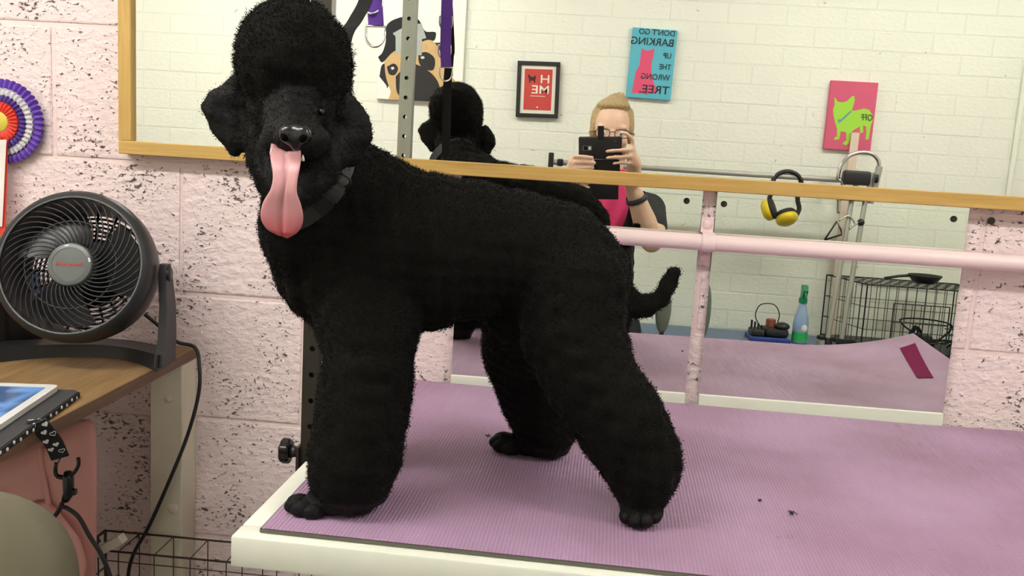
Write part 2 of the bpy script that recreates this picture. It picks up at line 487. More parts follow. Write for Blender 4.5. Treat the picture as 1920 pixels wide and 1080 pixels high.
# ceiling lights
for i, (x, y, L_, alongy, st) in enumerate(LAMPS):
    t = thing('batten_light', (x, y, CEIL), ['fluorescent ceiling batten above the desk and fan', 'fluorescent ceiling batten above the wire cage'][i], 'ceiling light', 'ceiling battens')
    h = L_ / 2
    MB().rbox((x - h, y - .05, CEIL - .045), (x + h, y + .05, CEIL - .001), .006).build('housing', M_WHITEPT, t)
    MB().rbox((x - h + .02, y - .042, CEIL - .095), (x + h - .02, y + .042, CEIL - .046), .018, seg=3).build('diffuser', lamp_mat(st), t, smooth=True)
    for sg in (-1, 1):
        MB().rbox((x + sg * (h - .01) - .012, y - .046, CEIL - .098), (x + sg * (h - .01) + .012, y + .046, CEIL - .04), .006).build('end_cap', M_WHITEPT, t)

# ================================================================== MIRRORS
UX0, UX1, UZ0, UZ1 = -.7906, .98, 1.3432, 2.03
FWD_ = .030; FR = .0225
um = thing('framed_mirror', ((UX0 + UX1) / 2, 0, UZ0), 'wide wall mirror in a light oak frame above the dog', 'mirror')
def frame_bar(lo, hi, m): MB().rbox(lo, hi, .0012, seg=1).build('frame_rail', m, um)
frame_bar((UX0, -FWD_, UZ0), (UX1, -.0015, UZ0 + FR), M_OAKX)
frame_bar((UX0, -FWD_, UZ1 - FR), (UX1, -.0015, UZ1), M_OAKX)
frame_bar((UX0, -FWD_, UZ0 + FR), (UX0 + FR, -.0015, UZ1 - FR), M_OAKZ)
frame_bar((UX1 - FR, -FWD_, UZ0 + FR), (UX1, -.0015, UZ1 - FR), M_OAKZ)
MB().box((UX0 + FR - .004, UM, UZ0 + FR - .004), (UX1 - FR + .004, -.002, UZ1 - FR + .004)).build('mirror_glass', M_MIRROR, um)
def low_mirror(x0, x1, z0, z1, screws, label):
    t = thing('wall_mirror', ((x0 + x1) / 2, 0, z0), label, 'mirror', 'frameless mirrors along the back of the table')
    b = MB()
    y0, y1 = lower_y(z0), lower_y(z1); th = .003
    vs = [(x0, y0, z0), (x1, y0, z0), (x1, y1, z1), (x0, y1, z1), (x0, y0 + th, z0), (x1, y0 + th, z0), (x1, y1 + th, z1), (x0, y1 + th, z1)]
    b.add(vs, [(0, 1, 2, 3), (7, 6, 5, 4), (0, 4, 5, 1), (1, 5, 6, 2), (2, 6, 7, 3), (3, 7, 4, 0)]); b.build('mirror_sheet', M_MIRROR2, t)
    yc = lower_y(.99)
    MB().rbox((x0, yc - .0035, .950), (x1, -.0008, .9985), .0008, seg=1).build('bottom_channel', M_WHITEPT, t)
    for (sx, sz) in screws:
        q = MB(); q.lathe([(0, .0052), (.0016, .0052), (.003, .0036), (.0034, .0015)], (sx, lower_y(sz), sz), (0, -1, 0), 14); q.build('screw', M_DKSTEEL, t, smooth=True)
    return t
s1 = at(1288, 377, LM); s2 = at(1358, 383, LM); s3 = at(1790, 411, LM)
low_mirror(-.2042, .1988, .952, UZ0 - .001, [(s1.x, s1.z), (-.185, s1.z)], 'unframed mirror sheet behind the hind legs, left of the pink gap')
low_mirror(.2222, .6268, .952, UZ0 - .001, [(s2.x, s2.z), (s3.x, s3.z)], 'unframed mirror sheet showing the wire cage, right of the pink gap')

# pink pipe rail held by a saddle clip over the gap between the mirrors
pz = 1.2595; pyy = -.030
t = thing('pipe_rail', (.21, 0, pz), 'pale pink painted pipe running across the lower mirrors', 'pipe')
MB().tube(catmull([(-.232, -.0006, pz), (-.232, -.012, pz), (-.226, -.025, pz), (-.208, pyy, pz)], 5) + [Vector((1.35, pyy, pz))], .0135, 28).build('pipe', M_PINKMET, t, auto=40)
for gx in (.2105, -.10, 1.05):
    if gx < 0: continue
    b = MB(); yb = -.0002 if gx < 1 else -.0002
    b.box((gx - .0105, -.004, pz - .040), (gx + .0105, yb, pz - .0145)); b.box((gx - .0105, -.004, pz + .0145), (gx + .0105, yb, pz + .040))
    pts = []
    for k in range(13):
        a = math.pi * k / 12; pts.append((pyy - math.sin(a) * .0155 if True else 0, pz + math.cos(a) * .0155))
    prof = [(-.004, pz + .0155)] + pts + [(-.004, pz - .0155)]
    vs = []; fs = []
    for (yy, zz) in prof:
        vs += [Vector((gx - .0105, yy, zz)), Vector((gx + .0105, yy, zz))]
    for k in range(len(prof) - 1): fs.append((2 * k, 2 * k + 1, 2 * k + 3, 2 * k + 2))
    b.add(vs, fs); c = b.build('saddle_clip', M_PINKMET, t, auto=40)
    for dz in (-.028, .028):
        MB().lathe([(0, .0075), (.002, .0075), (.004, .005)], (gx, -.004, pz + dz), (0, -1, 0), 14).build('clip_screw', M_PINKMET, c, smooth=True)
# a dark wall plug hole beside the right mirror
p = at(1858, 414, 0)
b = MB().lathe([(0, .006), (.002, .006), (.0022, .0035)], (p.x, -.0002, p.z), (0, -1, 0), 12).build('wall_plug', M_DKSTEEL, org=(p.x, 0, p.z))
tag(b, 'small dark wall plug in the pink wall below the oak frame', 'wall plug')

# ================================================================== GROOMING TABLE
TA = math.radians(-1.78); TO = Vector((-.3385, -.672, 0))
ca, sa = math.cos(TA), math.sin(TA)
def T(x, y, z): return Vector((TO.x + ca * x - sa * y, TO.y + sa * x + ca * y, z))
TL, TW, TZ = 1.17, .648, .9805
tab = thing('grooming_table', (TO.x, TO.y, 0), 'white framed grooming table under the purple mat', 'table')
tab.rotation_euler.z = TA
def tb(mb, name, m, **k):  # built in the table's own frame
    me = mb.mesh(name); return link(name, me, m, tab, None, k.get('smooth', False), k.get('auto'))
RH = .034; RW = .030
tb(MB().rbox((0, 0, TZ - RH), (TL, RW, TZ), .0025), 'front_rail', M_WHITEPT, auto=40)
tb(MB().rbox((0, TW - RW, TZ - RH), (TL, TW, TZ), .0025), 'back_rail', M_WHITEPT, auto=40)
tb(MB().rbox((0, RW + .0005, TZ - RH), (RW, TW - RW - .0005, TZ), .0025), 'end_rail', M_WHITEPT, auto=40)
tb(MB().rbox((TL - RW, RW + .0005, TZ - RH), (TL, TW - RW - .0005, TZ), .0025), 'end_rail', M_WHITEPT, auto=40)
tb(MB().box((RW, RW, TZ - .020), (TL - RW, TW - RW, TZ - .001)), 'table_board', M_WHITEPT)
M_BLUELEG = mat('dark_blue_leg_paint', S(44, 52, 84), 0.45)
for (lx, ly) in ((.115, .05), (TL - .10, .05), (.115, TW - .05), (TL - .10, TW - .05)):
    tb(MB().rbox((lx - .018, ly - .018, .02), (lx + .018, ly + .018, TZ - RH + .001), .003), 'leg', M_BLUELEG)
    tb(MB().rbox((lx - .024, ly - .024, 0), (lx + .024, ly + .024, .02), .004), 'foot', M_BLKPL)
for ly in (.05, TW - .05):
    tb(MB().cyl((.115, ly, .22), (TL - .10, ly, .22), .011, n=12), 'stretcher', M_BLUELEG)

# purple ribbed mat
m = bpy.data.materials.new('purple_ribbed_rubber'); m.use_nodes = True; nt, b = nodes_of(m); N = nt.nodes.new; L = nt.links.new
tc = N('ShaderNodeTexCoord')
sep = N('ShaderNodeSeparateXYZ'); L(tc.outputs['Object'], sep.inputs[0])
def wave(axis, freq):
    mu = N('ShaderNodeMath'); mu.operation = 'MULTIPLY'; mu.inputs[1].default_value = freq; L(sep.outputs[axis], mu.inputs[0])
    si = N('ShaderNodeMath'); si.operation = 'SINE'; L(mu.outputs[0], si.inputs[0]); return si
wx = wave(0, 2 * math.pi / .0042); wy = wave(1, 2 * math.pi / .0060)
mul = N('ShaderNodeMath'); mul.operation = 'MULTIPLY_ADD'; mul.inputs[1].default_value = 0.45; L(wy.outputs[0], mul.inputs[0]); L(wx.outputs[0], mul.inputs[2])
bp = N('ShaderNodeBump'); bp.inputs['Strength'].default_value = 0.35; bp.inputs['Distance'].default_value = 0.0012; L(mul.outputs[0], bp.inputs['Height']); L(bp.outputs[0], b.inputs['Normal'])
n1 = N('ShaderNodeTexNoise'); n1.inputs['Scale'].default_value = 5; n1.inputs['Detail'].default_value = 6; L(tc.outputs['Object'], n1.inputs['Vector'])
mr = N('ShaderNodeMapRange'); mr.inputs[1].default_value = .35; mr.inputs[2].default_value = .7; L(n1.outputs['Fac'], mr.inputs[0])
mx = N('ShaderNodeMix'); mx.data_type = 'RGBA'; mx.inputs[6].default_value = S(182, 149, 182); mx.inputs[7].default_value = S(160, 126, 152); L(mr.outputs[0], mx.inputs[0])
n2 = N('ShaderNodeTexNoise'); n2.inputs['Scale'].default_value = 34; n2.inputs['Detail'].default_value = 3; L(tc.outputs['Object'], n2.inputs['Vector'])
m2 = N('ShaderNodeMapRange'); m2.inputs[1].default_value = .70; m2.inputs[2].default_value = .80; m2.inputs[4].default_value = .4; L(n2.outputs['Fac'], m2.inputs[0])
mx2 = N('ShaderNodeMix'); mx2.data_type = 'RGBA'; mx2.inputs[7].default_value = S(92, 66, 92); L(m2.outputs[0], mx2.inputs[0]); L(mx.outputs[2], mx2.inputs[6])
rb = N('ShaderNodeMapRange'); rb.inputs[1].default_value = -1.4; rb.inputs[2].default_value = 1.4; rb.inputs[3].default_value = .86; rb.inputs[4].default_value = 1.06; L(mul.outputs[0], rb.inputs[0])
mx3 = N('ShaderNodeMix'); mx3.data_type = 'RGBA'; mx3.blend_type = 'MULTIPLY'; mx3.inputs[0].default_value = 1; L(mx2.outputs[2], mx3.inputs[6]); L(rb.outputs[0], mx3.inputs[7])
L(mx3.outputs[2], b.inputs['Base Color']); b.inputs['Roughness'].default_value = .55; b.inputs['Specular IOR Level'].default_value = .3
M_MAT = m
M_MATU = mat('grey_foam_backing', S(96, 94, 84), 0.9, bump=(300, .4, .001))
MX0, MX1, MY0, MY1, MT = .0265, 1.150, .0155, .657, .9855
def lift(x, y):
    c = max(0.0, (x - (MX1 - .26)) / .26); f = max(0.0, 1 - (y - MY0) / .42)
    return .040 * c * c * f + .006 * c
def ztop(x, y): return MT + lift(x, y)
M0 = T(MX0, MY0, TZ)
mt = bpy.data.objects.new('rubber_mat', None)
b = MB(); nx, ny = 48, 20
b.grid(lambda u, v: Vector((MX0 + (MX1 - MX0) * u, MY0 + (MY1 - MY0) * v, ztop(MX0 + (MX1 - MX0) * u, MY0 + (MY1 - MY0) * v))), nx, ny)
mat_me = b.mesh('rubber_mat'); 
mato = link('rubber_mat', mat_me, M_MAT, None, (TO.x, TO.y, 0), True); mato.rotation_euler.z = TA
bpy.data.objects.remove(mt)
tag(mato, 'purple ribbed rubber mat covering the grooming table', 'mat')
e = MB()
def rim(p0, p1, n, out):
    vs = []; fs = []
    for i in range(n + 1):
        x = p0[0] + (p1[0] - p0[0]) * i / n; y = p0[1] + (p1[1] - p0[1]) * i / n; z = ztop(x, y)
        vs += [Vector((x + out[0] * .0006, y + out[1] * .0006, z - .0003)), Vector((x + out[0] * .0012, y + out[1] * .0012, z - .0046))]
    for i in range(n): fs.append((2 * i, 2 * i + 2, 2 * i + 3, 2 * i + 1))
    e.add(vs, fs)
rim((MX0, MY0), (MX1, MY0), 48, (0, -1)); rim((MX1, MY0), (MX1, MY1), 20, (1, 0)); rim((MX1, MY1), (MX0, MY1), 48, (0, 1)); rim((MX0, MY1), (MX0, MY0), 20, (-1, 0))
e.grid(lambda u, v: Vector((MX0 + (MX1 - MX0) * u, MY0 + (MY1 - MY0) * v, ztop(MX0 + (MX1 - MX0) * u, MY0 + (MY1 - MY0) * v) - .0046)), nx, ny)
o = link('foam_backing', e.mesh('foam_backing'), M_MATU, mato); 
# maroon tape near the curled end
tp = [ratz(*q, MT + .004) for q in [(1685, 668), (1713, 667), (1750, 712), (1720, 711)]]
inv = Matrix.Translation((TO.x, TO.y, 0)) @ Matrix.Rotation(TA, 4, 'Z'); inv = inv.inverted()
loc = [inv @ p for p in tp]
b = MB(); n = 6
def tapef(u, v):
    a = loc[0].lerp(loc[1], u); c = loc[3].lerp(loc[2], u); p = a.lerp(c, v); return Vector((p.x, p.y, ztop(p.x, p.y) + .0012))
b.grid(tapef, 4, 8)
o = link('tape_patch', b.mesh('tape_patch'), mat('maroon_tape', S(116, 24, 72), .85, spec=.1), mato); o['label'] = 'dark maroon tape patch'

# ================================================================== THE POODLE
DB = MB()
GND = MT
def chain(pts, ysc=1.0, step=.35):
    P = []
    for q in pts:
        px, py, Y, r = q[:4]; c = at(px, py, Y); P.append((c, r * mpp(c)))
    for (a, ra), (b_, rb_) in zip(P, P[1:]):
        n = max(1, int((b_ - a).length / (step * min(ra, rb_))))
        for i in range(n + 1):
            t_ = i / n; c = a.lerp(b_, t_); r = ra + (rb_ - ra) * t_
            DB.ball(c, (r, r * ysc, r), nu=14, nv=9)
def dball(px, py, Y, r, sx=1, sy=1, sz=1):
    c = at(px, py, Y); k = mpp(c); DB.ball(c, (r * k * sx, r * k * sy, r * k * sz), nu=20, nv=14)
# trunk
chain([(596, 440, -.515, 104), (645, 488, -.505, 136), (715, 468, -.495, 156), (795, 472, -.485, 150), (880, 468, -.475, 134), (960, 474, -.465, 120), (1040, 492, -.46, 117), (1078, 520, -.46, 106)], .88)
chain([(720, 408, -.49, 112), (660, 360, -.52, 97), (612, 330, -.548, 84), (575, 300, -.585, 78)], .95)
chain([(568, 375, -.565, 76), (580, 430, -.535, 96)], 1)
# near hind leg
chain([(1075, 545, -.485, 108), (1075, 630, -.505, 102), (1108, 715, -.525, 90), (1162, 790, -.533, 89), (1203, 862, -.538, 78), (1205, 890, -.540, 68), (1203, 925, -.542, 42), (1200, 950, -.546, 30), (1200, 960, -.548, 26)])
for q in [(1177, 962, -.558, 19), (1193, 968, -.564, 20), (1212, 968, -.563, 20), (1227, 961, -.555, 18)]: dball(*q)
# far hind leg
chain([(1005, 580, -.425, 104), (984, 655, -.385, 82), (998, 725, -.365, 70), (1018, 785, -.357, 63), (1030, 813, -.356, 50), (990, 832, -.350, 26), (962, 832, -.347, 20)])
for q in [(945, 826, -.352, 15), (940, 832, -.342, 14), (958, 838, -.358, 13)]: dball(*q)
# near front leg
chain([(690, 560, -.52, 112), (692, 640, -.555, 92), (690, 700, -.572, 89), (680, 775, -.582, 89), (667, 850, -.587, 89), (660, 885, -.589, 82), (640, 915, -.594, 52), (610, 938, -.600, 33), (588, 948, -.604, 25)])
for q in [(566, 950, -.607, 17), (572, 956, -.613, 17), (588, 960, -.617, 16), (562, 945, -.598, 15)]: dball(*q)
# far front leg (stands behind the near one)
chain([(690, 570, -.47, 100), (705, 660, -.44, 70), (705, 740, -.43, 62), (700, 800, -.43, 58), (690, 840, -.43, 48), (668, 866, -.437, 26), (652, 872, -.442, 20)])
# tail
chain([(1130, 548, -.44, 52), (1180, 570, -.43, 29), (1212, 575, -.425, 21), (1238, 560, -.42, 18), (1254, 535, -.418, 17), (1263, 512, -.417, 14)])
# head: topknot, skull, muzzle, jaw
dball(550, 118, -.622, 109); dball(548, 100, -.622, 102); dball(558, 150, -.620, 101)
dball(556, 118, -.600, 106)
dball(555, 205, -.622, 88); dball(550, 262, -.618, 88)
chain([(552, 222, -.650, 66), (550, 243, -.688, 50), (550, 258, -.718, 39)])
dball(516, 260, -.700, 33); dball(586, 264, -.698, 35)      # upper lips
chain([(552, 300, -.625, 80), (547, 335, -.640, 60), (536, 358, -.652, 40)])  # lower jaw and throat
chain([(482, 285, -.655, 26), (492, 325, -.665, 22), (515, 366, -.672, 22)]); chain([(622, 290, -.652, 34), (598, 338, -.662, 28), (560, 374, -.672, 22)])
# ears
def ear(px, Y, t_, nrm):
    pts = catmull([at(x, y, Y) for x, y in px + [px[0]]], 4)[:-1]
    DB.pillow(pts, nrm, t_)
ear([(452, 128), (414, 154), (374, 189), (388, 230), (410, 268), (436, 297), (458, 286), (472, 250), (476, 200), (470, 150)], -.628, .0105, (-.35, -1, .1))
ear([(648, 168), (676, 188), (699, 232), (697, 268), (678, 304), (650, 319), (630, 302), (624, 255), (632, 205)], -.645, .0095, (.5, -1, .1))
dog_me = remesh(DB, 'poodle', .0043, 7, .5)
nv_ = len(dog_me.vertices); co = np.empty(nv_ * 3, 'f'); dog_me.vertices.foreach_get('co', co); co = co.reshape(-1, 3)
co[:, 2] = np.maximum(co[:, 2], GND + .0012)
# fine unevenness of the clipped coat
ph = co @ np.array([[310, 90, 40], [-70, 280, 120], [60, -130, 300]]).T
no = np.empty(nv_ * 3, 'f'); dog_me.vertices.foreach_get('normal', no); no = no.reshape(-1, 3)
co += no * (.0007 * (np.sin(ph[:, 0]) + np.sin(ph[:, 1] + 1) + np.sin(ph[:, 2] + 2)))[:, None]
co[:, 2] = np.maximum(co[:, 2], GND + .0012)
dog_me.vertices.foreach_set('co', co.ravel()); dog_me.update()
# clipped curls: thousands of short hairs grown into the same mesh
npoly = len(dog_me.polygons)
cen = np.empty(npoly * 3, 'f'); dog_me.polygons.foreach_get('center', cen); cen = cen.reshape(-1, 3)
nor = np.empty(npoly * 3, 'f'); dog_me.polygons.foreach_get('normal', nor); nor = nor.reshape(-1, 3)
ar = np.empty(npoly, 'f'); dog_me.polygons.foreach_get('area', ar)
NH = 300000
idx = rng.choice(npoly, NH, p=ar / ar.sum())
def pxof(c):
    r = c - np.array(CAM); z = r @ np.array(FWD)
    return np.stack([960 + FPX * (r @ np.array(RGT)) / z, 540 + FPX * (r @ np.array(DWN)) / z], 1)
# the shaved face and feet carry almost no coat
face_c = np.array(at(548, 262, -.71)); ear_l = np.array(at(428, 215, -.63)); ear_r = np.array(at(662, 245, -.65))
def shaved(c):
    f = np.linalg.norm((c - face_c) * np.array([1, .8, 1]), axis=1) < .062
    ft = c[:, 2] < GND + .022
    return f | ft
keep = ~((cen[idx][:, 2] < GND + .006) & (rng.random(NH) < .8))
idx = idx[keep]; NH = len(idx)
ln = rng.uniform(.0014, .0034, NH)
topk = np.array(at(550, 118, -.62)); ln = np.where((np.linalg.norm(cen[idx] - topk, axis=1) < .08), ln * 1.35, ln)
def sleek(c):
    return shaved(c) | (np.linalg.norm(c - ear_l, axis=1) < .045) | (np.linalg.norm(c - ear_r, axis=1) < .040)
ln = np.where(sleek(cen[idx]), ln * .62, ln); ln = np.where(cen[idx][:, 2] < GND + .022, ln * .6, ln)
base = cen[idx] + rng.normal(0, .0016, (NH, 3)) - nor[idx] * .001
d = nor[idx] + rng.normal(0, .55, (NH, 3)); d /= np.linalg.norm(d, axis=1)[:, None]
side = np.cross(d, rng.normal(0, 1, (NH, 3))); side /= np.linalg.norm(side, axis=1)[:, None]
wd = rng.uniform(.0003, .0006, NH)[:, None]
hv = np.concatenate([base - side * wd, base + side * wd, base + d * ln[:, None]], 1).reshape(-1, 3)
hv[:, 2] = np.maximum(hv[:, 2], GND + .0004)
# toes, set into the paws
TM = MB()
def toes(lst, fwd):
    fwd = Vector(fwd).normalized(); R3 = Matrix((fwd, Vector((0, 0, 1)).cross(fwd), Vector((0, 0, 1)))).transposed()
    for (px, py, Y, r) in lst:
        c = at(px, py, Y); k = mpp(c); rr = r * k; c.z = max(c.z, GND + rr * .82); TM.ball(c, (rr * 1.55, rr * .92, rr), R3, 14, 10)
toes([(1174, 966, -.560, 15), (1191, 972, -.568, 16.5), (1211, 973, -.567, 16.5), (1228, 966, -.559, 15)], (-.1, -1, 0))
toes([(560, 940, -.600, 15), (558, 950, -.609, 16.5), (570, 958, -.617, 16.5), (590, 962, -.621, 15)], (-1, -.5, 0))
toes([(944, 822, -.338, 13), (938, 829, -.347, 14), (944, 836, -.356, 14), (960, 842, -.362, 13)], (-1, -.25, 0))
tv = np.array([tuple(v) for v in TM.v], 'f'); tv[:, 2] = np.maximum(tv[:, 2], GND + .0012)
polys = [tuple(p.vertices) for p in dog_me.polygons] + [tuple(i + nv_ for i in f) for f in TM.f]; NT = len(TM.f)
co = np.concatenate([co, tv]); nv_ = len(co)
allv = np.concatenate([co, hv]); hf = (np.arange(NH * 3).reshape(-1, 3) + nv_)
dorg = np.array(at(880, 850, -.47)); dorg[2] = GND
me = bpy.data.meshes.new('poodle'); me.from_pydata((allv - dorg).tolist(), [], polys + [tuple(r) for r in hf.tolist()])
me.polygons.foreach_set('use_smooth', [True] * len(polys) + [False] * NH)
me.materials.append(M_FUR); me.materials.append(M_SKINB)
sh = np.concatenate([sleek(cen), np.ones(NT, bool)]); mi = np.zeros(len(polys) + NH, 'i'); mi[:len(polys)] = sh.astype('i'); me.polygons.foreach_set('material_index', mi)
me.update()
dog = bpy.data.objects.new('poodle', me); COL.objects.link(dog); dog.location = dorg.tolist()
tag(dog, 'black clipped poodle standing on the purple mat with its tongue out', 'dog')
# nose with nostrils
nc = at(555, 254, -.746); k = mpp(nc)
b = MB(); b.ball(nc, (31 * k, 16 * k, 22 * k), nu=24, nv=16); b.ball(nc + Vector((-15 * k, -5 * k, 2 * k)), (17 * k, 14 * k, 18 * k)); b.ball(nc + Vector((15 * k, -5 * k, 2 * k)), (17 * k, 14 * k, 18 * k))
b.ball(nc + Vector((0, 2 * k, -14 * k)), (12 * k, 12 * k, 16 * k))
nose_me = remesh(b, 'nose', .0018, 4)
nose_me.transform(Matrix.Translation(-Vector(dorg.tolist())))
nose = link('nose', nose_me, M_NOSE, dog, None, True)
M_HOLE = mat('nostril', (.002, .002, .002, 1), 0.9, spec=0.05)
for sx in (-17, 18):
    c = nc + Vector((sx * k, -15 * k, -4 * k))
    MB().ball(c, (7.5 * k, 5.5 * k, 8.5 * k), Matrix.Rotation(math.radians(25 if sx > 0 else -25), 3, 'Y')).build('nostril', M_HOLE, nose, smooth=True)
M_EYE = mat('dark_eye', (.004, .003, .002, 1), 0.06)
for (ex, ey) in ((507, 205), (603, 210)):
    c = at(ex, ey, -.6835 if ex < 550 else -.6735); MB().ball(c, 7 * mpp(c)).build('eye', M_EYE, dog, smooth=True)
# tongue
m = bpy.data.materials.new('pink_tongue'); m.use_nodes = True; nt, bb = nodes_of(m); N = nt.nodes.new; L = nt.links.new
tc = N('ShaderNodeTexCoord'); sp = N('ShaderNodeSeparateXYZ'); L(tc.outputs['Generated'], sp.inputs[0])
rp = N('ShaderNodeValToRGB'); rp.color_ramp.elements[0].color = S(196, 84, 92); rp.color_ramp.elements[0].position = 0.0
rp.color_ramp.elements[1].color = S(196, 134, 140); rp.color_ramp.elements[1].position = 0.30
e2 = rp.color_ramp.elements.new(.6); e2.color = S(206, 152, 156)
L(sp.outputs[2], rp.inputs[0]); L(rp.outputs[0], bb.inputs['Base Color']); bb.inputs['Roughness'].default_value = .38
bb.inputs['Subsurface Weight'].default_value = .15; bb.inputs['Subsurface Radius'].default_value = (.01, .004, .003); bb.inputs['Subsurface Scale'].default_value = .5
nn = N('ShaderNodeTexNoise'); nn.inputs['Scale'].default_value = 500; L(tc.outputs['Object'], nn.inputs['Vector'])
bp = N('ShaderNodeBump'); bp.inputs['Strength'].default_value = .12; bp.inputs['Distance'].default_value = .001; L(nn.outputs['Fac'], bp.inputs['Height']); L(bp.outputs[0], bb.inputs['Normal'])
prof = [(538, 272, 27, -.715), (538, 288, 29, -.732), (538, 310, 27, -.744), (537, 335, 23, -.750), (534, 358, 25, -.752), (531, 380, 35, -.751), (530, 402, 40, -.750), (530, 420, 37, -.749), (530, 434, 27, -.748), (531, 444, 9, -.747)]
cp = catmull([Vector((a, b_, c)) for a, b_, c, _ in prof], 5); yp = catmull([Vector((d_, 0, 0)) for *_, d_ in prof], 5)
NU = 16; vs = []; fs = []
for side_ in (1, -1):
    for j, (q, yy) in enumerate(zip(cp, yp)):
        for i in range(NU + 1):
            u = -1 + 2 * i / NU
            p = at(q.x + u * q.z, q.y + 3 * u, yy.x)
            th = .0042 * math.sqrt(max(0, 1 - u * u)) * min(1, (len(cp) - 1 - j) / 5 + .12)
            g = .0030 * math.exp(-(u / .13) ** 2) * (1 if j < len(cp) - 2 else .3)
            edge = .004 * (abs(u) ** 2) * (1 - .65 * min(1, max(0, (j - 8) / 30)))
            p += Vector((0, (-th + g - edge) if side_ > 0 else (th - edge), 0)); vs.append(p)
n1_ = len(cp) * (NU + 1)
for s_ in (0, 1):
    for j in range(len(cp) - 1):
        for i in range(NU):
            a = s_ * n1_ + j * (NU + 1) + i; f = (a, a + 1, a + NU + 2, a + NU + 1); fs.append(f if s_ == 0 else f[::-1])
J = len(cp) - 1
for i in range(NU): fs.append((J * (NU + 1) + i, J * (NU + 1) + i + 1, n1_ + J * (NU + 1) + i + 1, n1_ + J * (NU + 1) + i))
tg = MB().add(vs, fs).build('tongue', m, dog, smooth=True); tg['label'] = 'long pink tongue hanging out'
# lower teeth glimpsed beside the tongue
M_TOOTH = mat('tooth', S(226, 216, 190), .3)
for (x, y) in ((509, 284), (568, 296)):
    c = at(x, y, -.735); kk = mpp(c); MB().lathe([(0, 3.2 * kk), (4 * kk, 3.2 * kk), (9 * kk, 1.6 * kk), (12 * kk, .4 * kk)], c - Vector((0, 0, 6 * kk)), (0, 0, 1), 10).build('tooth', M_TOOTH, dog, smooth=True)
# collar: flat black band round the neck with a side-release buckle
cc = at(578, 334, -.578)
A = Vector((.707, 0, .707)) * .057; B_ = Vector((.40, -.80, -.40)).normalized() * .0645
def collar_pt(a, up=0.0, out=1.0):
    n_ = A.cross(B_).normalized()
    if n_.z < 0: n_ = -n_
    return cc + (A * math.cos(a) + B_ * math.sin(a)) * out + n_ * up
M_COLLAR = mat('black_nylon_collar', S(40, 40, 42), .55, bump=(700, .4, .001))
b = MB(); vs = []; fs = []; NC = 48; hw = .0105
for i in range(NC):
    a = 2 * math.pi * i / NC
    for (up, out) in ((-hw, 1.0), (hw, 1.0), (hw, 1.03), (-hw, 1.03)): vs.append(collar_pt(a, up, out))
for i in range(NC):
    j = (i + 1) % NC
    for k in range(4): fs.append((i * 4 + k, j * 4 + k, j * 4 + (k + 1) % 4, i * 4 + (k + 1) % 4))
collar = b.add(vs, fs).build('collar', M_COLLAR, dog, auto=40); collar['label'] = 'black nylon collar with plastic buckle'
def collar_patch(name, a0, a1, h, o0, o1, m, n=6):
    vs = []; fs = []
    for i in range(n + 1):
        a = a0 + (a1 - a0) * i / n
        for (up, out) in ((-h, o0), (h, o0), (h, o1), (-h, o1)): vs.append(collar_pt(a, up, out))
    for i in range(n):
        for k in range(4): fs.append((i * 4 + k, i * 4 + 4 + k, i * 4 + 4 + (k + 1) % 4, i * 4 + (k + 1) % 4))
    fs += [(0, 1, 2, 3), (n * 4, n * 4 + 1, n * 4 + 2, n * 4 + 3)]
    return MB().add(vs, fs).build(name, m, collar)
collar_patch('buckle', 1.05, 1.30, .0115, 1.0, 1.05, M_BLKSH); collar_patch('buckle', 1.34, 1.62, .0112, 1.0, 1.045, M_BLKSH)
c = collar_pt(.95, 0, 1.06); MB().ring(c, collar_pt(.6, 0, 1) - collar_pt(.5, 0, 1), .010, .0016, 20, 6).build('collar_ring', M_DKSTEEL, collar, smooth=True)

# ================================================================== GROOMING ARM AND STRAPS
PX_, PY_ = -.3585, -.315
arm = thing('grooming_post', (PX_, PY_, .93), 'steel grooming post with drilled holes clamped to the table end', 'grooming post')
b = MB(); ZP0, ZP1 = .90, 1.80
holes = [.052 + .0375 * i for i in range(int((ZP1 - ZP0 - .07) / .0375))]
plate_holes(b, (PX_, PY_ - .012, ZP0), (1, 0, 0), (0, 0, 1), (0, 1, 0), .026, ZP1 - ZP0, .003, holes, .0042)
b.build('post_front', M_DKSTEEL, arm)  # darker steel than back and webs: shade on this side put into colour
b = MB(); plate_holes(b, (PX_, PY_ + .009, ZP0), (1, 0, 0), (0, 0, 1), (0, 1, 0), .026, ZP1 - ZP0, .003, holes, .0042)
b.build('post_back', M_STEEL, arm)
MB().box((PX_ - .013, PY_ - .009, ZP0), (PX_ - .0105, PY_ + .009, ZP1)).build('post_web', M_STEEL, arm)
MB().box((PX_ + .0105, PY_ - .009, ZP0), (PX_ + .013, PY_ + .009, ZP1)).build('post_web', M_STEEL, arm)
MB().cyl((PX_ - .02, PY_, ZP1 - .012), (.10, PY_ - .02, ZP1 - .012), .009, n=14).build('top_bar', M_STEEL, arm, auto=40)
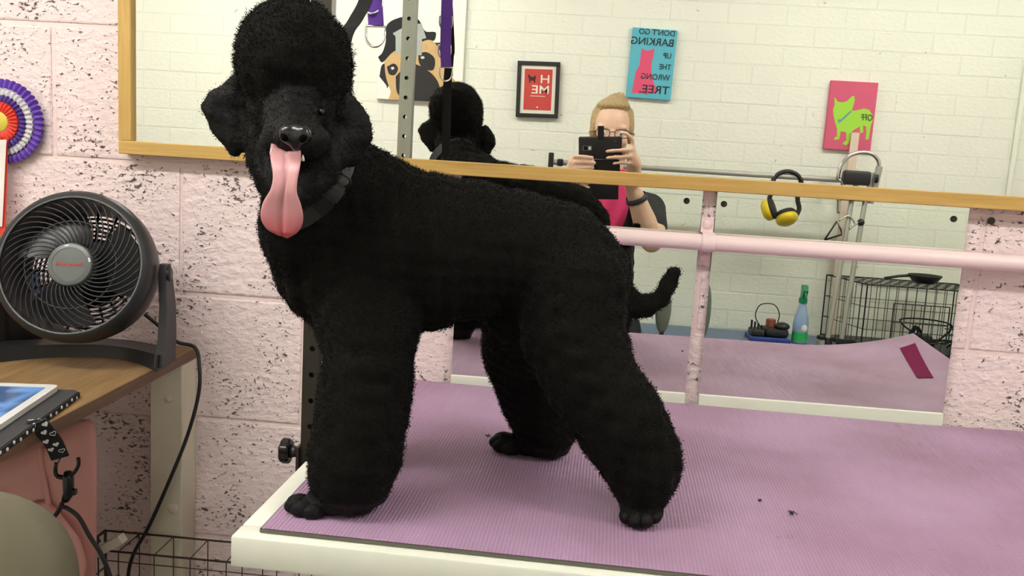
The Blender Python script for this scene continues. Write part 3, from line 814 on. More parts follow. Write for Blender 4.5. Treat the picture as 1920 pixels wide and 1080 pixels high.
# clamp under the end rail, with its star knob
kn = at(548, 846, -.318)
MB().box((PX_ - .017, PY_ - .02, .905), (PX_ - .013, PY_ + .02, .96)).build('clamp_plate', M_DKSTEEL, arm)
MB().cyl((PX_ - .013, kn.y, kn.z), (kn.x + .004, kn.y, kn.z), .0055, n=14).build('threaded_rod', M_STEEL, arm, auto=40)
def star(c, axis, R, n, t_, m, parent, name='star_knob'):
    d, u, v = frame_of(axis); pts = []
    for i in range(n * 6):
        a = 2 * math.pi * i / (n * 6); r = R * (1 - .13 * (.5 + .5 * math.cos(a * n)) ** 2)
        pts.append(u * (math.cos(a) * r) + v * (math.sin(a) * r))
    b = MB(); c = Vector(c); L_ = len(pts); vs = []; fs = []
    lay = [(0, .86), (t_ * .18, 1), (t_ * .8, 1), (t_, .84)]
    for h, s_ in lay: vs += [c + d * h + p * s_ for p in pts]
    for i in range(3):
        for k in range(L_): fs.append((i * L_ + k, i * L_ + (k + 1) % L_, (i + 1) * L_ + (k + 1) % L_, (i + 1) * L_ + k))
    fs += [tuple(range(L_ - 1, -1, -1)), tuple(range(3 * L_, 4 * L_))]
    return b.add(vs, fs).build(name, m, parent, auto=35)
kb = star(kn + Vector((-.002, 0, 0)), (-1, 0, 0), .0185, 6, .014, M_BLKSH, arm)
MB().lathe([(0, .008), (.006, .008), (.012, .010)], kn + Vector((.010, 0, 0)), (-1, 0, 0), 16).build('knob_boss', M_BLKPL, kb, smooth=True)

# purple webbing with its rings, hanging from the top bar
s0 = at(703, -70, -.325); st = thing('webbing_strap', at(705, 76, -.325), 'purple webbing strap with metal rings hanging beside the post', 'strap')
def band(pts, w_, t_, wid_dir, n=6):
    P = catmull(pts, n); W = Vector(wid_dir).normalized(); vs = []; fs = []; N_ = len(P)
    for i, p in enumerate(P):
        tn = (P[min(i + 1, N_ - 1)] - P[max(i - 1, 0)]).normalized(); Wi = (W - tn * W.dot(tn)).normalized(); nn_ = tn.cross(Wi)
        for (a, c) in ((-1, -1), (1, -1), (1, 1), (-1, 1)): vs.append(p + Wi * (a * w_ / 2) + nn_ * (c * t_ / 2))
    for i in range(N_ - 1):
        for k in range(4): fs.append((i * 4 + k, i * 4 + (k + 1) % 4, i * 4 + 4 + (k + 1) % 4, i * 4 + 4 + k))
    fs += [(0, 1, 2, 3), ((N_ - 1) * 4, (N_ - 1) * 4 + 3, (N_ - 1) * 4 + 2, (N_ - 1) * 4 + 1)]
    return MB().add(vs, fs)
r_low = at(705, 66, -.325); r_up = at(700, 4, -.325)
top_ = Vector((r_low.x - .006, PY_ - .008, ZP1 - .003))
band([top_, r_low + Vector((-.004, .004, .12)), r_low + Vector((-.003, 0, .05)), r_low + Vector((0, 0, .012))], .0205, .003, (1, -.25, 0)).build('webbing', M_PURPW, st)
band([top_ + Vector((0, -.006, 0)), r_low + Vector((-.004, -.006, .12)), r_low + Vector((-.003, -.006, .05)), r_low + Vector((0, -.003, .012))], .0205, .0025, (1, -.25, 0)).build('webbing', M_PURPW, st)
for (c, rr) in ((r_low, .0125), (r_up, .0125), (r_up + Vector((0, 0, .055)), .0125)):
    b = MB(); pts = []
    for k in range(17):
        a = math.pi + math.pi * k / 16; pts.append(c + Vector((math.cos(a) * rr, -.003 + .004 * math.sin(a), math.sin(a) * rr * 1.25)))
    pts = [c + Vector((-rr, -.003, .011))] + pts + [c + Vector((rr, -.003, .011))]
    b.tube(pts + [pts[0]], .0017, 8, cap=False); b.build('d_ring', M_CHROME, st, smooth=True)
# black noose from the top bar down to the neck
lead = thing('grooming_noose', at(690, -40, -.35), 'black webbing noose running from the post behind the head', 'strap')
tp_ = at(700, -70, -.335); tp_.z = ZP1 - .022; tp_.y = PY_ - .005
Pn = at(686, 0, -.378); Qn = at(645, 78, -.437)
tp_ = at(690, -300, -.338); tp_.z = ZP1 - .022
band([tp_, at(694, -45, -.366), Pn, Pn.lerp(Qn, .5), Qn, at(634, 200, -.452), at(628, 300, -.462)], .0175, .002, (1, .1, .2), 5).build('webbing', M_BLKW, lead)

# ================================================================== HAIR CLIPPINGS ON THE MAT
M_CLIP = mat('black_hair_clipping', (.01, .008, .01, 1), .8)
for (x, y, s_, lb) in ((1484, 965, 7, 'black hair clipping lying on the open right side of the mat'), (915, 820, 4, 'tiny black hair clipping near the far hind paw'), (1424, 941, 3.4, 'faint hair clipping behind the larger one on the mat')):
    p = atz(x, y, MT + .001); k = mpp(p); b = MB(); rr = random.Random(x)
    for i in range(26):
        a = rr.uniform(0, 6.28); q = p + Vector((rr.gauss(0, .45) * s_ * k, rr.gauss(0, .45) * s_ * k, .0006 + abs(rr.gauss(0, .0012))))
        d_ = Vector((math.cos(a), math.sin(a), rr.uniform(-.1, .5))) * s_ * k * .7
        b.tube([q, q + d_ * .5 + Vector((0, 0, .001)), q + d_], [.0005, .0004, .0001], 4)
    tag(b.build('hair_clipping', M_CLIP, org=p), lb, 'hair', 'hair clippings on the mat')

# ================================================================== DESK, FAN AND WHAT LIES ON IT
DZ, DX1 = 1.0095, -.6625
desk = thing('desk', (-1.2, -.35, 0), 'worn wood-topped work desk under the fan', 'desk')
MB().rbox((-1.95, -.72, DZ - .019), (DX1 - .0008, -.003, DZ), .0012, seg=1).build('desk_top', M_DESK, desk)
MB().box((DX1 - .0008, -.72, DZ - .0185), (DX1, -.003, DZ - .0006)).build('edge_band', M_DESKE, desk)
lg = MB().rbox((-.722, -.058, 0), (-.664, -.0005, DZ - .0195), .002, seg=1).build('leg', M_CREAM, desk)
for (x, y, r_) in ((317, 748, .0055), (325, 953, .010)):
    p = at(x, y, -.058); MB().lathe([(0, r_), (.0015, r_), (.0028, r_ * .7)], p, (0, -1, 0), 16).build('leg_bolt', M_CREAM, lg, smooth=True)
MB().rbox((-1.93, -.058, 0), (-1.87, -.0005, DZ - .0195), .002, seg=1).build('leg', M_CREAM, desk)
MB().rbox((-1.93, -.70, 0), (-1.87, -.642, DZ - .0195), .002, seg=1).build('leg', M_CREAM, desk)

# --- fan
fc = at(134, 497, -.20)           # centre of the front grille
tilt = math.radians(17); yaw = math.radians(8)
fn = Vector((math.sin(yaw) * math.cos(tilt), -math.cos(yaw) * math.cos(tilt), math.sin(tilt))).normalized()   # the way the fan blows
fu = Vector((math.cos(yaw), math.sin(yaw), 0)); fv = fn.cross(fu) * -1
if fv.z < 0: fv = -fv
RI = .1065
fan = thing('desk_fan', (fc.x, fc.y + .05, DZ), 'round black desk fan tilted up on its stand', 'fan')
b = MB(); n = 64
prof = [(.002, RI - .001), (.006, RI + .002), (.004, RI + .007), (-.006, RI + .0125), (-.020, RI + .0135), (-.045, RI + .0115), (-.070, RI + .006), (-.090, RI - .006)]
inner = [(-.090, RI - .010), (-.060, RI - .001), (-.020, RI + .004), (-.004, RI - .001), (.002, RI - .001)]
b.lathe(prof + inner, fc, fn, n, False, False); b.build('housing', M_BLKPL, fan, auto=40)
MB().ring(fc + fn * .004, fn, RI + .0005, .0018, 64, 8).build('grille_rim', M_GRYPL, fan, smooth=True)
MB().ring(fc + fn * .0035, fn, .0685, .0014, 56, 8).build('grille_ring', M_BLKPL, fan, smooth=True)
# curved grille vanes, each its own piece
hub_r = .0345
def spoke_mesh():
    b = MB(); pts = []
    for i in range(11):
        t_ = i / 10; r = hub_r - .003 + (RI - hub_r + .003) * t_; a = .95 * t_ ** 1.15
        pts.append(Vector((math.cos(a) * r, math.sin(a) * r, .0035 + .004 * math.sin(math.pi * t_) - .003 * t_)))
    b.tube(pts, [.00115] * 11, 6, flat=1.0); me = b.mesh('grille_vane')
    me.polygons.foreach_set('use_smooth', [True] * len(me.polygons)); return me
sp_me = spoke_mesh(); sp_me.materials.append(M_BLKPL)
Rf = Matrix((fu, fv, fn)).transposed()
for k in range(42):
    o = bpy.data.objects.new('grille_vane', sp_me); COL.objects.link(o); o.parent = fan
    Mx = Rf.to_4x4() @ Matrix.Rotation(2 * math.pi * k / 42, 4, 'Z'); o.matrix_local = Matrix.Translation(fc - Vector(fan.location)) @ Mx
hub = MB().lathe([(-.012, hub_r), (.004, hub_r), (.008, hub_r - .002), (.0095, hub_r - .006), (.0098, .026), (.0090, .0255), (.0092, .024), (.0098, .001)], fc, fn, 48).build('hub', M_GRYPL, fan, auto=35)
for k in range(4):
    a = math.pi / 4 * 0 + math.pi / 2 * k + .25; c = fc + fn * .0072 + (fu * math.cos(a) + fv * math.sin(a)) * .0295
    tdir = fu * -math.sin(a) + fv * math.cos(a)
    MB().ball(c, (.006, .0025, .0022), Matrix((tdir, tdir.cross(fn), fn)).transposed()).build('hub_dimple', M_CHROME if k in (0, 1) else M_GRYPL, hub, smooth=True)
me = text_mesh('Honeywell', .0092, Matrix.Translation(fc + fn * .0101 - Vector(fan.location)) @ Rf.to_4x4(), .0002)
link('lettering', me, M_RED, hub)
M_BLADE = mat('dark_blade_plastic', S(20, 20, 22), .3)
def blade(k):
    vs = []; fs = []
    for i in range(9):
        for j in range(7):
            r = .030 + (.094 - .030) * j / 6; a = 2 * math.pi * k / 3 + (-.5 + i / 8) * (1.5 - .15 * j / 6) + .25 * j / 6
            h = -.040 + (-.5 + i / 8) * .030
            vs.append(fc + fn * h + (fu * math.cos(a) + fv * math.sin(a)) * r)
    for i in range(8):
        for j in range(6): fs.append((i * 7 + j, i * 7 + j + 1, i * 7 + 8 + j, i * 7 + 7 + j))
    vs2 = [v - fn * .002 for v in vs]; f2 = [tuple(63 + q for q in f[::-1]) for f in fs]
    MB().add(vs + vs2, fs + f2).build('blade', M_BLADE, fan, smooth=True)
for k in range(3): blade(k)
MB().lathe([(-.075, .045), (-.070, .050), (-.030, .034), (-.012, .034)], fc, fn, 32).build('motor_housing', M_BLKPL, fan, auto=40)
# rear guard: rings and bars with gaps that let the wall show
b = MB()
for r_ in (.056, .063, .070, .077, .084, .091): b.ring(fc - fn * .085, fn, r_, .0020, 48, 6)
for k in range(20):
    a = 2 * math.pi * k / 20; e_ = fu * math.cos(a) + fv * math.sin(a); b.cyl(fc - fn * .085 + e_ * .045, fc - fn * .085 + e_ * .098, .0022, n=6)
b.build('rear_guard', M_BLKPL, fan, smooth=True)
MB().lathe([(-.098, .030), (-.094, .050), (-.084, .054), (-.074, .050)], fc, fn, 32).build('motor_cover', M_BLKPL, fan, auto=40)
# U-shaped stand: two arms and a bowed foot
piv = fc - fn * .045
for sg in (-1, 1):
    p0 = piv + fu * (sg * .1285); foot = Vector((p0.x + sg * .006, p0.y - .012, DZ + .006))
    f2 = piv + fu * (sg * .1300)
    b = MB(); pts = [p0 + Vector((0, 0, .016)), p0, p0.lerp(foot, .35) + fu * (sg * .004), p0.lerp(foot, .7) + fu * (sg * .003), foot + Vector((0, 0, .014)), foot]
    wds = [.006, .012, .016, .020, .024, .026]
    vs = []; fs = []
    P = pts
    for p_, wd_ in zip(P, wds):
        for (a, c) in ((-1, -1), (1, -1), (1, 1), (-1, 1)): vs.append(Vector((p_.x + a * .0065, p_.y + c * wd_, p_.z)))
    for i in range(len(P) - 1):
        for k in range(4): fs.append((i * 4 + k, i * 4 + (k + 1) % 4, i * 4 + 4 + (k + 1) % 4, i * 4 + 4 + k))
    fs += [(0, 3, 2, 1), tuple(len(vs) - 4 + q for q in range(4))]
    b.add(vs, fs); b.build('stand_arm', M_BLKPL, fan, auto=30)
    MB().lathe([(0, .012), (.004, .012), (.006, .009)], p0 + fu * (sg * .004), fu * sg, 20).build('pivot_cap', M_BLKPL, fan, smooth=True)
def footpt(u):   # bowed front foot seen from above
    xx = (u - .5) * 2
    return Vector((piv.x + fu.x * xx * .136, piv.y + fu.y * xx * .136 - .022 - .030 * abs(xx) ** 2.0 * 0 - .006 + .080 * (1 - xx * xx), 0))
vs = []; fs = []; NF = 24
for i in range(NF + 1):
    u = i / NF; p = footpt(u); hgt = .020 + .006 * abs(2 * u - 1) ** 3
    for (dy, z) in ((-.018, 0), (-.013, hgt), (.024, hgt + .003), (.028, 0)): vs.append(Vector((p.x, p.y + dy, DZ + .0004 + z)))
for i in range(NF):
    for k in range(4): fs.append((i * 4 + k, i * 4 + (k + 1) % 4, i * 4 + 4 + (k + 1) % 4, i * 4 + 4 + k))
fs += [(0, 3, 2, 1), (NF * 4, NF * 4 + 1, NF * 4 + 2, NF * 4 + 3)]
MB().add(vs, fs).build('foot_bar', M_BLKPL, fan, auto=30)
# fan flex: behind the stand, over the desk end and down
M_CORD = mat('black_cable', S(24, 23, 24), .5)
cord = MB().tube(catmull([at(272, 590, -.09), at(292, 606, -.07), at(330, 640, -.05) , at(366, 652, -.045), at(374, 690, -.062), at(372, 740, -.066), at(352, 815, -.07), at(318, 900, -.075), at(280, 985, -.08), at(250, 1040, -.085), at(240, 1085, -.09), at(243, 1150, -.1)], 6), .0032, 8)
tag(cord.build('power_cord', M_CORD, smooth=True, org=at(318, 900, -.075)), 'black cord trailing down past the cream desk leg', 'cord')

# --- tablet on its felt sleeve
tc0 = atz(112, 722, DZ + .016); te = atz(0, 797, DZ + .016)
ey = (tc0 - te).normalized(); ex = Vector((ey.y, -ey.x, 0))        # ey away from the viewer, ex to the right
if ex.x < 0: ex = -ex
def TB(org, x, y, z): return org + ex * x + ey * y + Vector((0, 0, z))
def slab(org, x0, x1, y0, y1, z0, z1, r, n=5):
    pts = []
    for (cx, cy, a0) in ((x1 - r, y1 - r, 0), (x0 + r, y1 - r, 90), (x0 + r, y0 + r, 180), (x1 - r, y0 + r, 270)):
        for k in range(n + 1):
            a = math.radians(a0 + 90 * k / n); pts.append((cx + r * math.cos(a), cy + r * math.sin(a)))
    return MB().prism([TB(org, x, y, z0) for x, y in pts], Vector((0, 0, z1 - z0)))
t0_ = Vector((tc0.x, tc0.y, DZ))
M_TABW = mat('white_tablet_shell', S(232, 232, 230), .25); 
m = bpy.data.materials.new('lit_tablet_screen'); m.use_nodes = True; nt, bb = nodes_of(m); N = nt.nodes.new; L = nt.links.new
tc_ = N('ShaderNodeTexCoord'); vo = N('ShaderNodeTexVoronoi'); vo.inputs['Scale'].default_value = 14; vo.distance = 'CHEBYCHEV'; L(tc_.outputs['Object'], vo.inputs['Vector'])
rp = N('ShaderNodeValToRGB'); rp.color_ramp.elements[0].position = .25; rp.color_ramp.elements[0].color = S(60, 84, 120); rp.color_ramp.elements[1].position = .45; rp.color_ramp.elements[1].color = S(96, 136, 188)
L(vo.outputs['Distance'], rp.inputs[0]); L(rp.outputs[0], bb.inputs['Base Color']); L(rp.outputs[0], bb.inputs['Emission Color']); bb.inputs['Emission Strength'].default_value = .35; bb.inputs['Roughness'].default_value = .15
tb_ = thing('tablet', t0_, 'white tablet with a blue lit screen on the felt sleeve', 'tablet')
slab(t0_, -.172, 0, -.245, 0, .0095, .0165, .010).build('shell', M_TABW, tb_)
slab(t0_, -.160, -.012, -.225, -.018, .0166, .0170, .001).build('screen', m, tb_)
slab(t0_, -.100, -.086, -.010, -.006, .0166, .0170, .001).build('emblem', M_RED, tb_)
sc0 = atz(150, 735, DZ + .006); s0_ = Vector((sc0.x, sc0.y, DZ)); 
M_FELT = mat('charcoal_felt', S(58, 58, 62), .95, bump=(600, .5, .001), var=.2, vscale=120)
M_DOT = mat('white_print', S(228, 228, 224), .7)
slv = thing('tablet_sleeve', s0_, 'charcoal felt tablet sleeve with white dotted trim on the desk', 'sleeve')
slab(s0_, -.235, 0, -.31, 0, .0006, .0088, .012).build('felt_panel', M_FELT, slv)
trim = slab(s0_, -.018, .0025, -.306, -.006, .0004, .0078, .002).build('dotted_trim', mat('black_trim', S(26, 26, 28), .9), slv)
for i in range(16):
    c = TB(s0_, .0030, -.020 - i * .018, .0042 + (.0012 if i % 2 else -.001)); MB().lathe([(-.001, .0022), (.0006, .0022)], c, ex, 10).build('dot', M_DOT, trim)
# heart-print fob strap hanging off the sleeve over the desk end
fob = thing('strap_fob', at(105, 862, -.36), 'black strap fob with white hearts hanging over the desk edge', 'strap')
f0 = atz(68, 788, DZ + .0105); f1 = Vector((DX1 + .004, f0.y - .006, DZ + .0085)); f2 = atx(98, 826, DX1 + .013); f3 = atx(113, 858, DX1 + .014)
bd = band([f0, f1, f2, f3], .0215, .003, (.86, .5, .05), 6); body = bd.build('webbing', mat('black_cotton', S(28, 28, 32), .85), fob)
P = catmull([f0, f1, f2, f3], 10)
def heart(c, t_, w_, s_, m, filled=True):
    pts = []
    for k in range(20):
        a = 2 * math.pi * k / 20; x = 16 * math.sin(a) ** 3 / 17; y = (13 * math.cos(a) - 5 * math.cos(2 * a) - 2 * math.cos(3 * a) - math.cos(4 * a)) / 17
        pts.append(c + w_ * (x * s_) - t_ * (y * s_))
    if not filled:
        return MB().tube(pts + [pts[0]], .0004, 5, cap=False)
    nr = t_.cross(w_).normalized(); nr = nr if nr.dot(CAM - c) > 0 else -nr
    return MB().prism(pts, nr * .0005)
rr = random.Random(3)
for i, (f_, off) in enumerate([(.12, -.3), (.2, .25), (.34, -.28), (.42, .3), (.52, -.05), (.62, .3), (.68, -.3), (.78, .1), (.86, -.28), (.93, .25)]):
    k_ = int(f_ * (len(P) - 2)); tn = (P[k_ + 1] - P[k_]).normalized(); W = Vector((.86, .5, .05)); W = (W - tn * W.dot(tn)).normalized(); nn_ = tn.cross(W)
    if nn_.dot(CAM - P[k_]) < 0: nn_ = -nn_
    heart(P[k_] + W * (off * .021) + nn_ * .0017, tn, W, .0040, M_DOT, i % 4 != 1).build('heart_print', M_DOT, body)
MB().tube(catmull([f3 + Vector((0, 0, -.001)), at(108, 870, -.37), at(104, 878, -.37)], 5), .0012, 6).build('link', M_DKSTEEL, fob)

# black hook clip on its cable under the desk edge
YH = -.34
hook = thing('hook_clip', at(124, 940, YH), 'black two-pronged hook clip hanging on a cord under the desk', 'clip')
b = MB(); b.tube(catmull([at(106, 868, YH), at(104, 880, YH), at(107, 892, YH), at(122, 896, YH)], 5), [.0028] * 5 + [.003] * 6 + [.0035] * 5, 8)
b.tube(catmull([at(147, 858, YH), at(147, 872, YH), at(139, 886, YH), at(128, 894, YH)], 5), [.0028] * 16, 8); b.build('prongs', M_BLKSH, hook, smooth=True)
b = MB(); b.tube([at(127, 884, YH), at(128, 895, YH), at(129, 925, YH), at(122, 938, YH)], [.005, .0078, .0078, .0055], 12); b.build('clip_body', M_BLKSH, hook, smooth=True)
MB().rbox(Vector(at(137, 922, YH)) - Vector((.005, .004, .004)), Vector(at(137, 922, YH)) + Vector((.005, .004, .004)), .001).build('thumb_latch', M_BLKSH, hook)
cb = MB(); cb.tube(catmull([at(122, 936, YH), at(115, 948, YH), at(128, 954, YH), at(148, 970, YH), at(168, 1005, YH), at(190, 1040, YH), at(206, 1080, YH), at(215, 1130, YH)], 6), .0032, 8)
cb.tube(catmull([at(116, 948, YH), at(104, 966, YH), at(88, 984, YH), at(70, 996, YH + .02)], 5), .0032, 8); cb.build('cable', M_CORD, hook, smooth=True)

# things behind the fan
p = atz(8, 668, DZ)
M_CAN = mat('matt_black_tin', S(26, 26, 28), .6)
c = thing('black_pot', Vector((p.x - .016, p.y + .05, DZ)), 'matt black pot standing on the desk behind the fan stand', 'pot')
MB().lathe([(0.0005, .041), (.004, .043), (.085, .045), (.088, .045), (.088, .041), (.01, .039)], c.location, (0, 0, 1), 32, True, True).build('pot_body', M_CAN, c, auto=40)
q = atz(58, 646, DZ); 
c = thing('yellow_box', (q.x, q.y + .02, DZ), 'small yellow and white box lying behind the fan', 'box')
MB().rbox((q.x - .045, q.y, DZ + .0005), (q.x + .022, q.y + .05, DZ + .035), .001).build('carton', mat('yellow_card', S(206, 192, 96), .6), c)
MB().rbox((q.x - .046, q.y - .001, DZ + .022), (q.x - .02, q.y + .051, DZ + .0362), .001).build('white_end', mat('white_card', S(222, 218, 200), .6), c)
c = MB().rbox((q.x + .025, q.y + .004, DZ + .0005), (q.x + .06, q.y + .05, DZ + .02), .004).build('wood_block', M_DESKE, org=(q.x + .04, q.y + .02, DZ))
tag(c, 'little brown wooden block beside the yellow box', 'block')
q = at(100, 540, -.03)
c = thing('striped_packet', (q.x, q.y, DZ), 'blue and yellow packet leaning on the wall behind the fan', 'packet')
MB().rbox((q.x - .10, q.y - .012, DZ + .0005), (q.x - .03, q.y + .012, DZ + .12), .002).build('packet_body', mat('blue_card', S(70, 96, 160), .5), c)
MB().rbox((q.x - .10, q.y - .0128, DZ + .03), (q.x - .03, q.y - .0118, DZ + .07), .0003).build('yellow_band', mat('yellow_print', S(214, 200, 80), .5), c)

# --- rosette on the wall
M_RPUR = mat('purple_satin', S(104, 62, 176), .45, sheen=.3); M_RSIL = mat('silver_satin', S(206, 204, 208), .4, sheen=.3); M_RRED = mat('red_satin', S(222, 62, 44), .42, sheen=.3)
M_RDK = mat('violet_satin', S(74, 44, 130), .5); M_RYEL = mat('gold_disc', S(206, 190, 70), .4); M_RWHT = mat('white_satin', S(236, 230, 226), .4)
rc = at(2, 229, -.02)
ro = thing('rosette', (rc.x, 0, rc.z), 'purple, silver and red show rosette pinned to the wall', 'rosette')
def frill(name, r0, r1, y, n, amp, m):
    k = mpp(rc); vs = []; fs = []; NN = n * 8
    for i in range(NN):
        a = 2 * math.pi * i / NN; w_ = math.sin(a * n)
        for j, t_ in enumerate((0, .35, .7, 1)):
            r = (r0 + (r1 - r0) * t_) * k * (1 + .03 * t_ * math.sin(a * n + 1.2)); vs.append(Vector((rc.x + math.cos(a) * r, y - .003 - t_ * amp * w_ - .004 * math.sin(t_ * math.pi), rc.z + math.sin(a) * r)))
    for i in range(NN):
        for j in range(3): fs.append((i * 4 + j, i * 4 + j + 1, ((i + 1) % NN) * 4 + j + 1, ((i + 1) % NN) * 4 + j))
    MB().add(vs, fs).build(name, m, ro, smooth=True)
frill('outer_frill', 56, 78, -.010, 44, .0045, M_RPUR); frill('silver_frill', 44, 62, -.015, 40, .003, M_RSIL); frill('inner_frill', 34, 50, -.019, 36, .003, M_RDK); frill('red_frill', 14, 38, -.023, 30, .003, M_RRED)
k = mpp(rc)
MB().lathe([(0, 20 * k), (.004, 20 * k), (.006, 16 * k), (.0062, .5 * k)], (rc.x, -.024, rc.z), (0, -1, 0), 32).build('centre_disc', M_RYEL, ro, smooth=True)
MB().lathe([(0, 30 * k), (.012, 34 * k)], (rc.x, -.0005, rc.z), (0, -1, 0), 24).build('backing', M_RWHT, ro)
def tail(name, x0, y0, x1, y1, w0, w1, Y, m):
    vs = []; fs = []
    for i in range(13):
        t_ = i / 12; x = x0 + (x1 - x0) * t_; y = y0 + (y1 - y0) * t_; w_ = w0 + (w1 - w0) * t_; yy = Y + .004 * math.sin(t_ * 5)
        for sg in (-1, 1): vs.append(at(x + sg * w_ / 2, y, yy))
    for i in range(12): fs.append((i * 2, i * 2 + 1, i * 2 + 3, i * 2 + 2))
    v2 = [v + Vector((0, .0006, 0)) for v in vs]; f2 = [tuple(26 + q for q in f[::-1]) for f in fs]
    MB().add(vs + v2, fs + f2).build(name, m, ro, smooth=True)
tail('white_ribbon', 2, 262, -8, 425, 20, 24, -.034, M_RWHT); tail('red_ribbon', 12, 258, 3, 440, 6, 14, -.031, M_RRED); tail('purple_ribbon', -16, 260, -30, 440, 18, 22, -.030, M_RPUR)
# oak strip on the wall under the rosette
p = at(20, 425, -.02); pb = at(20, 437, -.02)
c = MB().rbox((p.x - .32, -.022, pb.z), (p.x, -.0005, p.z), .001).build('oak_strip', M_OAKX, org=(p.x - .1, 0, pb.z)); tag(c, 'narrow oak strip fixed to the wall under the rosette', 'wood strip')

# ================================================================== UNDER THE DESK
M_BAG = mat('pink_vinyl', S(218, 158, 152), .5, var=.06, vscale=14, bump=(25, .2, .004))
YT = -.22
bag = thing('pink_bag', (at(90, 1000, YT).x, YT, .55), 'soft pink vinyl bag standing under the desk', 'bag')
o0 = [(-90, 905), (-60, 880), (20, 852), (80, 825), (120, 800), (150, 786), (168, 786), (177, 800), (180, 840), (180, 1000), (178, 1160), (-90, 1160)]
pts = [at(x, y, YT) for x, y in o0]
b = MB(); b.pillow(pts, (0, -1, 0), .03, (1, .96, .85, .6, .3)); b.build('bag_body', M_BAG, bag, smooth=True)
b = MB(); b.tube(catmull([at(76, 838, YT - .020), at(82, 890, YT - .030), at(92, 950, YT - .034), at(104, 1010, YT - .032)], 6), .004, 8); b.build('seam', M_BAG, bag, smooth=True)
b = MB(); b.pillow([at(x, y, YT - .034) for x, y in [(30, 965), (62, 940), (90, 938), (112, 960), (150, 1010), (165, 1060), (150, 1120), (30, 1120)]], (0, -1, .2), .012); b.build('front_pocket', M_BAG, bag, smooth=True)
# the bag stands on a low shelf
p = at(90, 1160, YT)
M_SHELF = mat('dusty_brown_shelf', S(110, 92, 78), .7, var=.1, vscale=10)
sh = thing('low_shelf', (-.95, -.25, 0), 'dusty brown shelf under the desk carrying the pink bag', 'shelf')
p.z = min(v.z for v in pts) - .002
MB().rbox((-1.6, -.40, p.z - .016), (-.71, -.150, p.z), .001).build('shelf_board', M_SHELF, sh)
for x in (-1.55, -.73): MB().box((x - .015, -.39, 0), (x + .015, -.16, p.z - .0165)).build('side_panel', M_SHELF, sh)
# white bar with a slot
p0 = at(150, 1056, -.175); p1 = at(226, 1014, -.175)
wb = thing('white_bracket', (p0.x, p0.y, p0.z - .01), 'white plastic bar with a dark slot beside the pink bag', 'bracket')
d_ = (p1 - p0).normalized(); up_ = Vector((0, -1, 0)).cross(d_); 
MB().prism([p0 - up_ * .006, p1 - up_ * .006, p1 + up_ * .008, p0 + up_ * .008], Vector((0, .018, 0))).build('bar', mat('white_plastic', S(226, 224, 210), .45), wb)
q0 = at(146, 1030, -.173); q1 = at(180, 1016, -.173)
MB().prism([q0 - up_ * .005, q1 - up_ * .005, q1 + up_ * .005, q0 + up_ * .005], Vector((0, .012, 0))).build('slot_plate', M_BLKPL, wb)
# wire crate by the wall
M_WIRE = mat('dull_brown_wire', S(86, 72, 64), .6, .3)
zc = at(330, 1024, -.10).z
cr = thing('wire_basket', (-.55, -.12, 0), 'low black wire basket against the wall behind the table leg', 'basket')
def wires(lo, hi, nx_, nz_, name, plane, parent, m, r_=.0014, thick=.0026, skip=()):
    b = MB()
    (a0, c0), (a1, c1), fix = lo, hi, plane[1]
    P3 = (lambda a, c: Vector((a, fix, c))) if plane[0] == 'y' else ((lambda a, c: Vector((fix, a, c))) if plane[0] == 'x' else (lambda a, c: Vector((a, c, fix))))
    for i in range(nx_ + 1):
        a = a0 + (a1 - a0) * i / nx_; b.cyl(P3(a, c0), P3(a, c1), thick if i in (0, nx_) else r_, n=6)
    for j in range(nz_ + 1):
        c = c0 + (c1 - c0) * j / nz_; b.cyl(P3(a0, c), P3(a1, c), thick if j in (0, nz_) else r_, n=6)
    o = b.build(name, m, parent); o['kind'] = 'stuff'; return o
for (yy) in (-.066, -.14): wires((-.80, .004), (-.30, zc), 8, 12, 'wire_panel', ('y', yy), cr, M_WIRE, .0010, .0017)
wires((-.80, -.14), (-.30, -.066), 8, 1, 'wire_panel', ('z', zc), cr, M_WIRE, .0010, .0017)
for xx in (-.80, -.30): wires((-.14, .004), (-.066, zc), 3, 10, 'wire_panel', ('x', xx), cr, M_WIRE)
# upholstered chair back in the near corner
M_CHAIR = mat('beige_upholstery', S(98, 93, 74), .85, bump=(500, .3, .001), var=.05, vscale=40)
YC = -.80
cc_ = at(-40, 1100, YC); ch = thing('round_chair', (cc_.x, cc_.y, 0), 'beige padded round chair back in front of the desk', 'chair')
k = mpp(cc_); R_ = 176 * k
b = MB(); b.lathe([(-.03, R_ * .05), (-.03, R_ * .8), (-.02, R_ * .95), (0, R_), (.02, R_ * .95), (.028, R_ * .8), (.034, R_ * .4), (.035, .002)], cc_, Vector((.15, -1, .35)), 48, True, True); b.build('backrest', M_CHAIR, ch, smooth=True)
zs = .46
MB().tube([cc_ + Vector((0, .03, -R_ * .5)), Vector((cc_.x, cc_.y + .06, zs + .1)), Vector((cc_.x, cc_.y - .02, zs - .03))], .014, 12).build('back_post', M_BLKPL, ch, smooth=True)
MB().lathe([(0, .15), (.01, .17), (.04, .172), (.055, .16), (.06, .01)], (cc_.x, cc_.y - .18, zs - .05), (0, 0, 1), 36).build('seat', M_CHAIR, ch, smooth=True)
MB().cyl((cc_.x, cc_.y - .18, .07), (cc_.x, cc_.y - .18, zs - .05), .022, n=16).build('gas_column', M_BLKPL, ch, smooth=True)
for i in range(5):
    a = 2 * math.pi * i / 5 + .3; MB().tube([Vector((cc_.x, cc_.y - .18, .09)), Vector((cc_.x + .21 * math.cos(a), cc_.y - .18 + .21 * math.sin(a), .055))], [.018, .012], 8).build('base_arm', M_BLKPL, ch)
    MB().ball((cc_.x + .21 * math.cos(a), cc_.y - .18 + .21 * math.sin(a), .0255), .025).build('castor', M_BLKPL, ch, smooth=True)
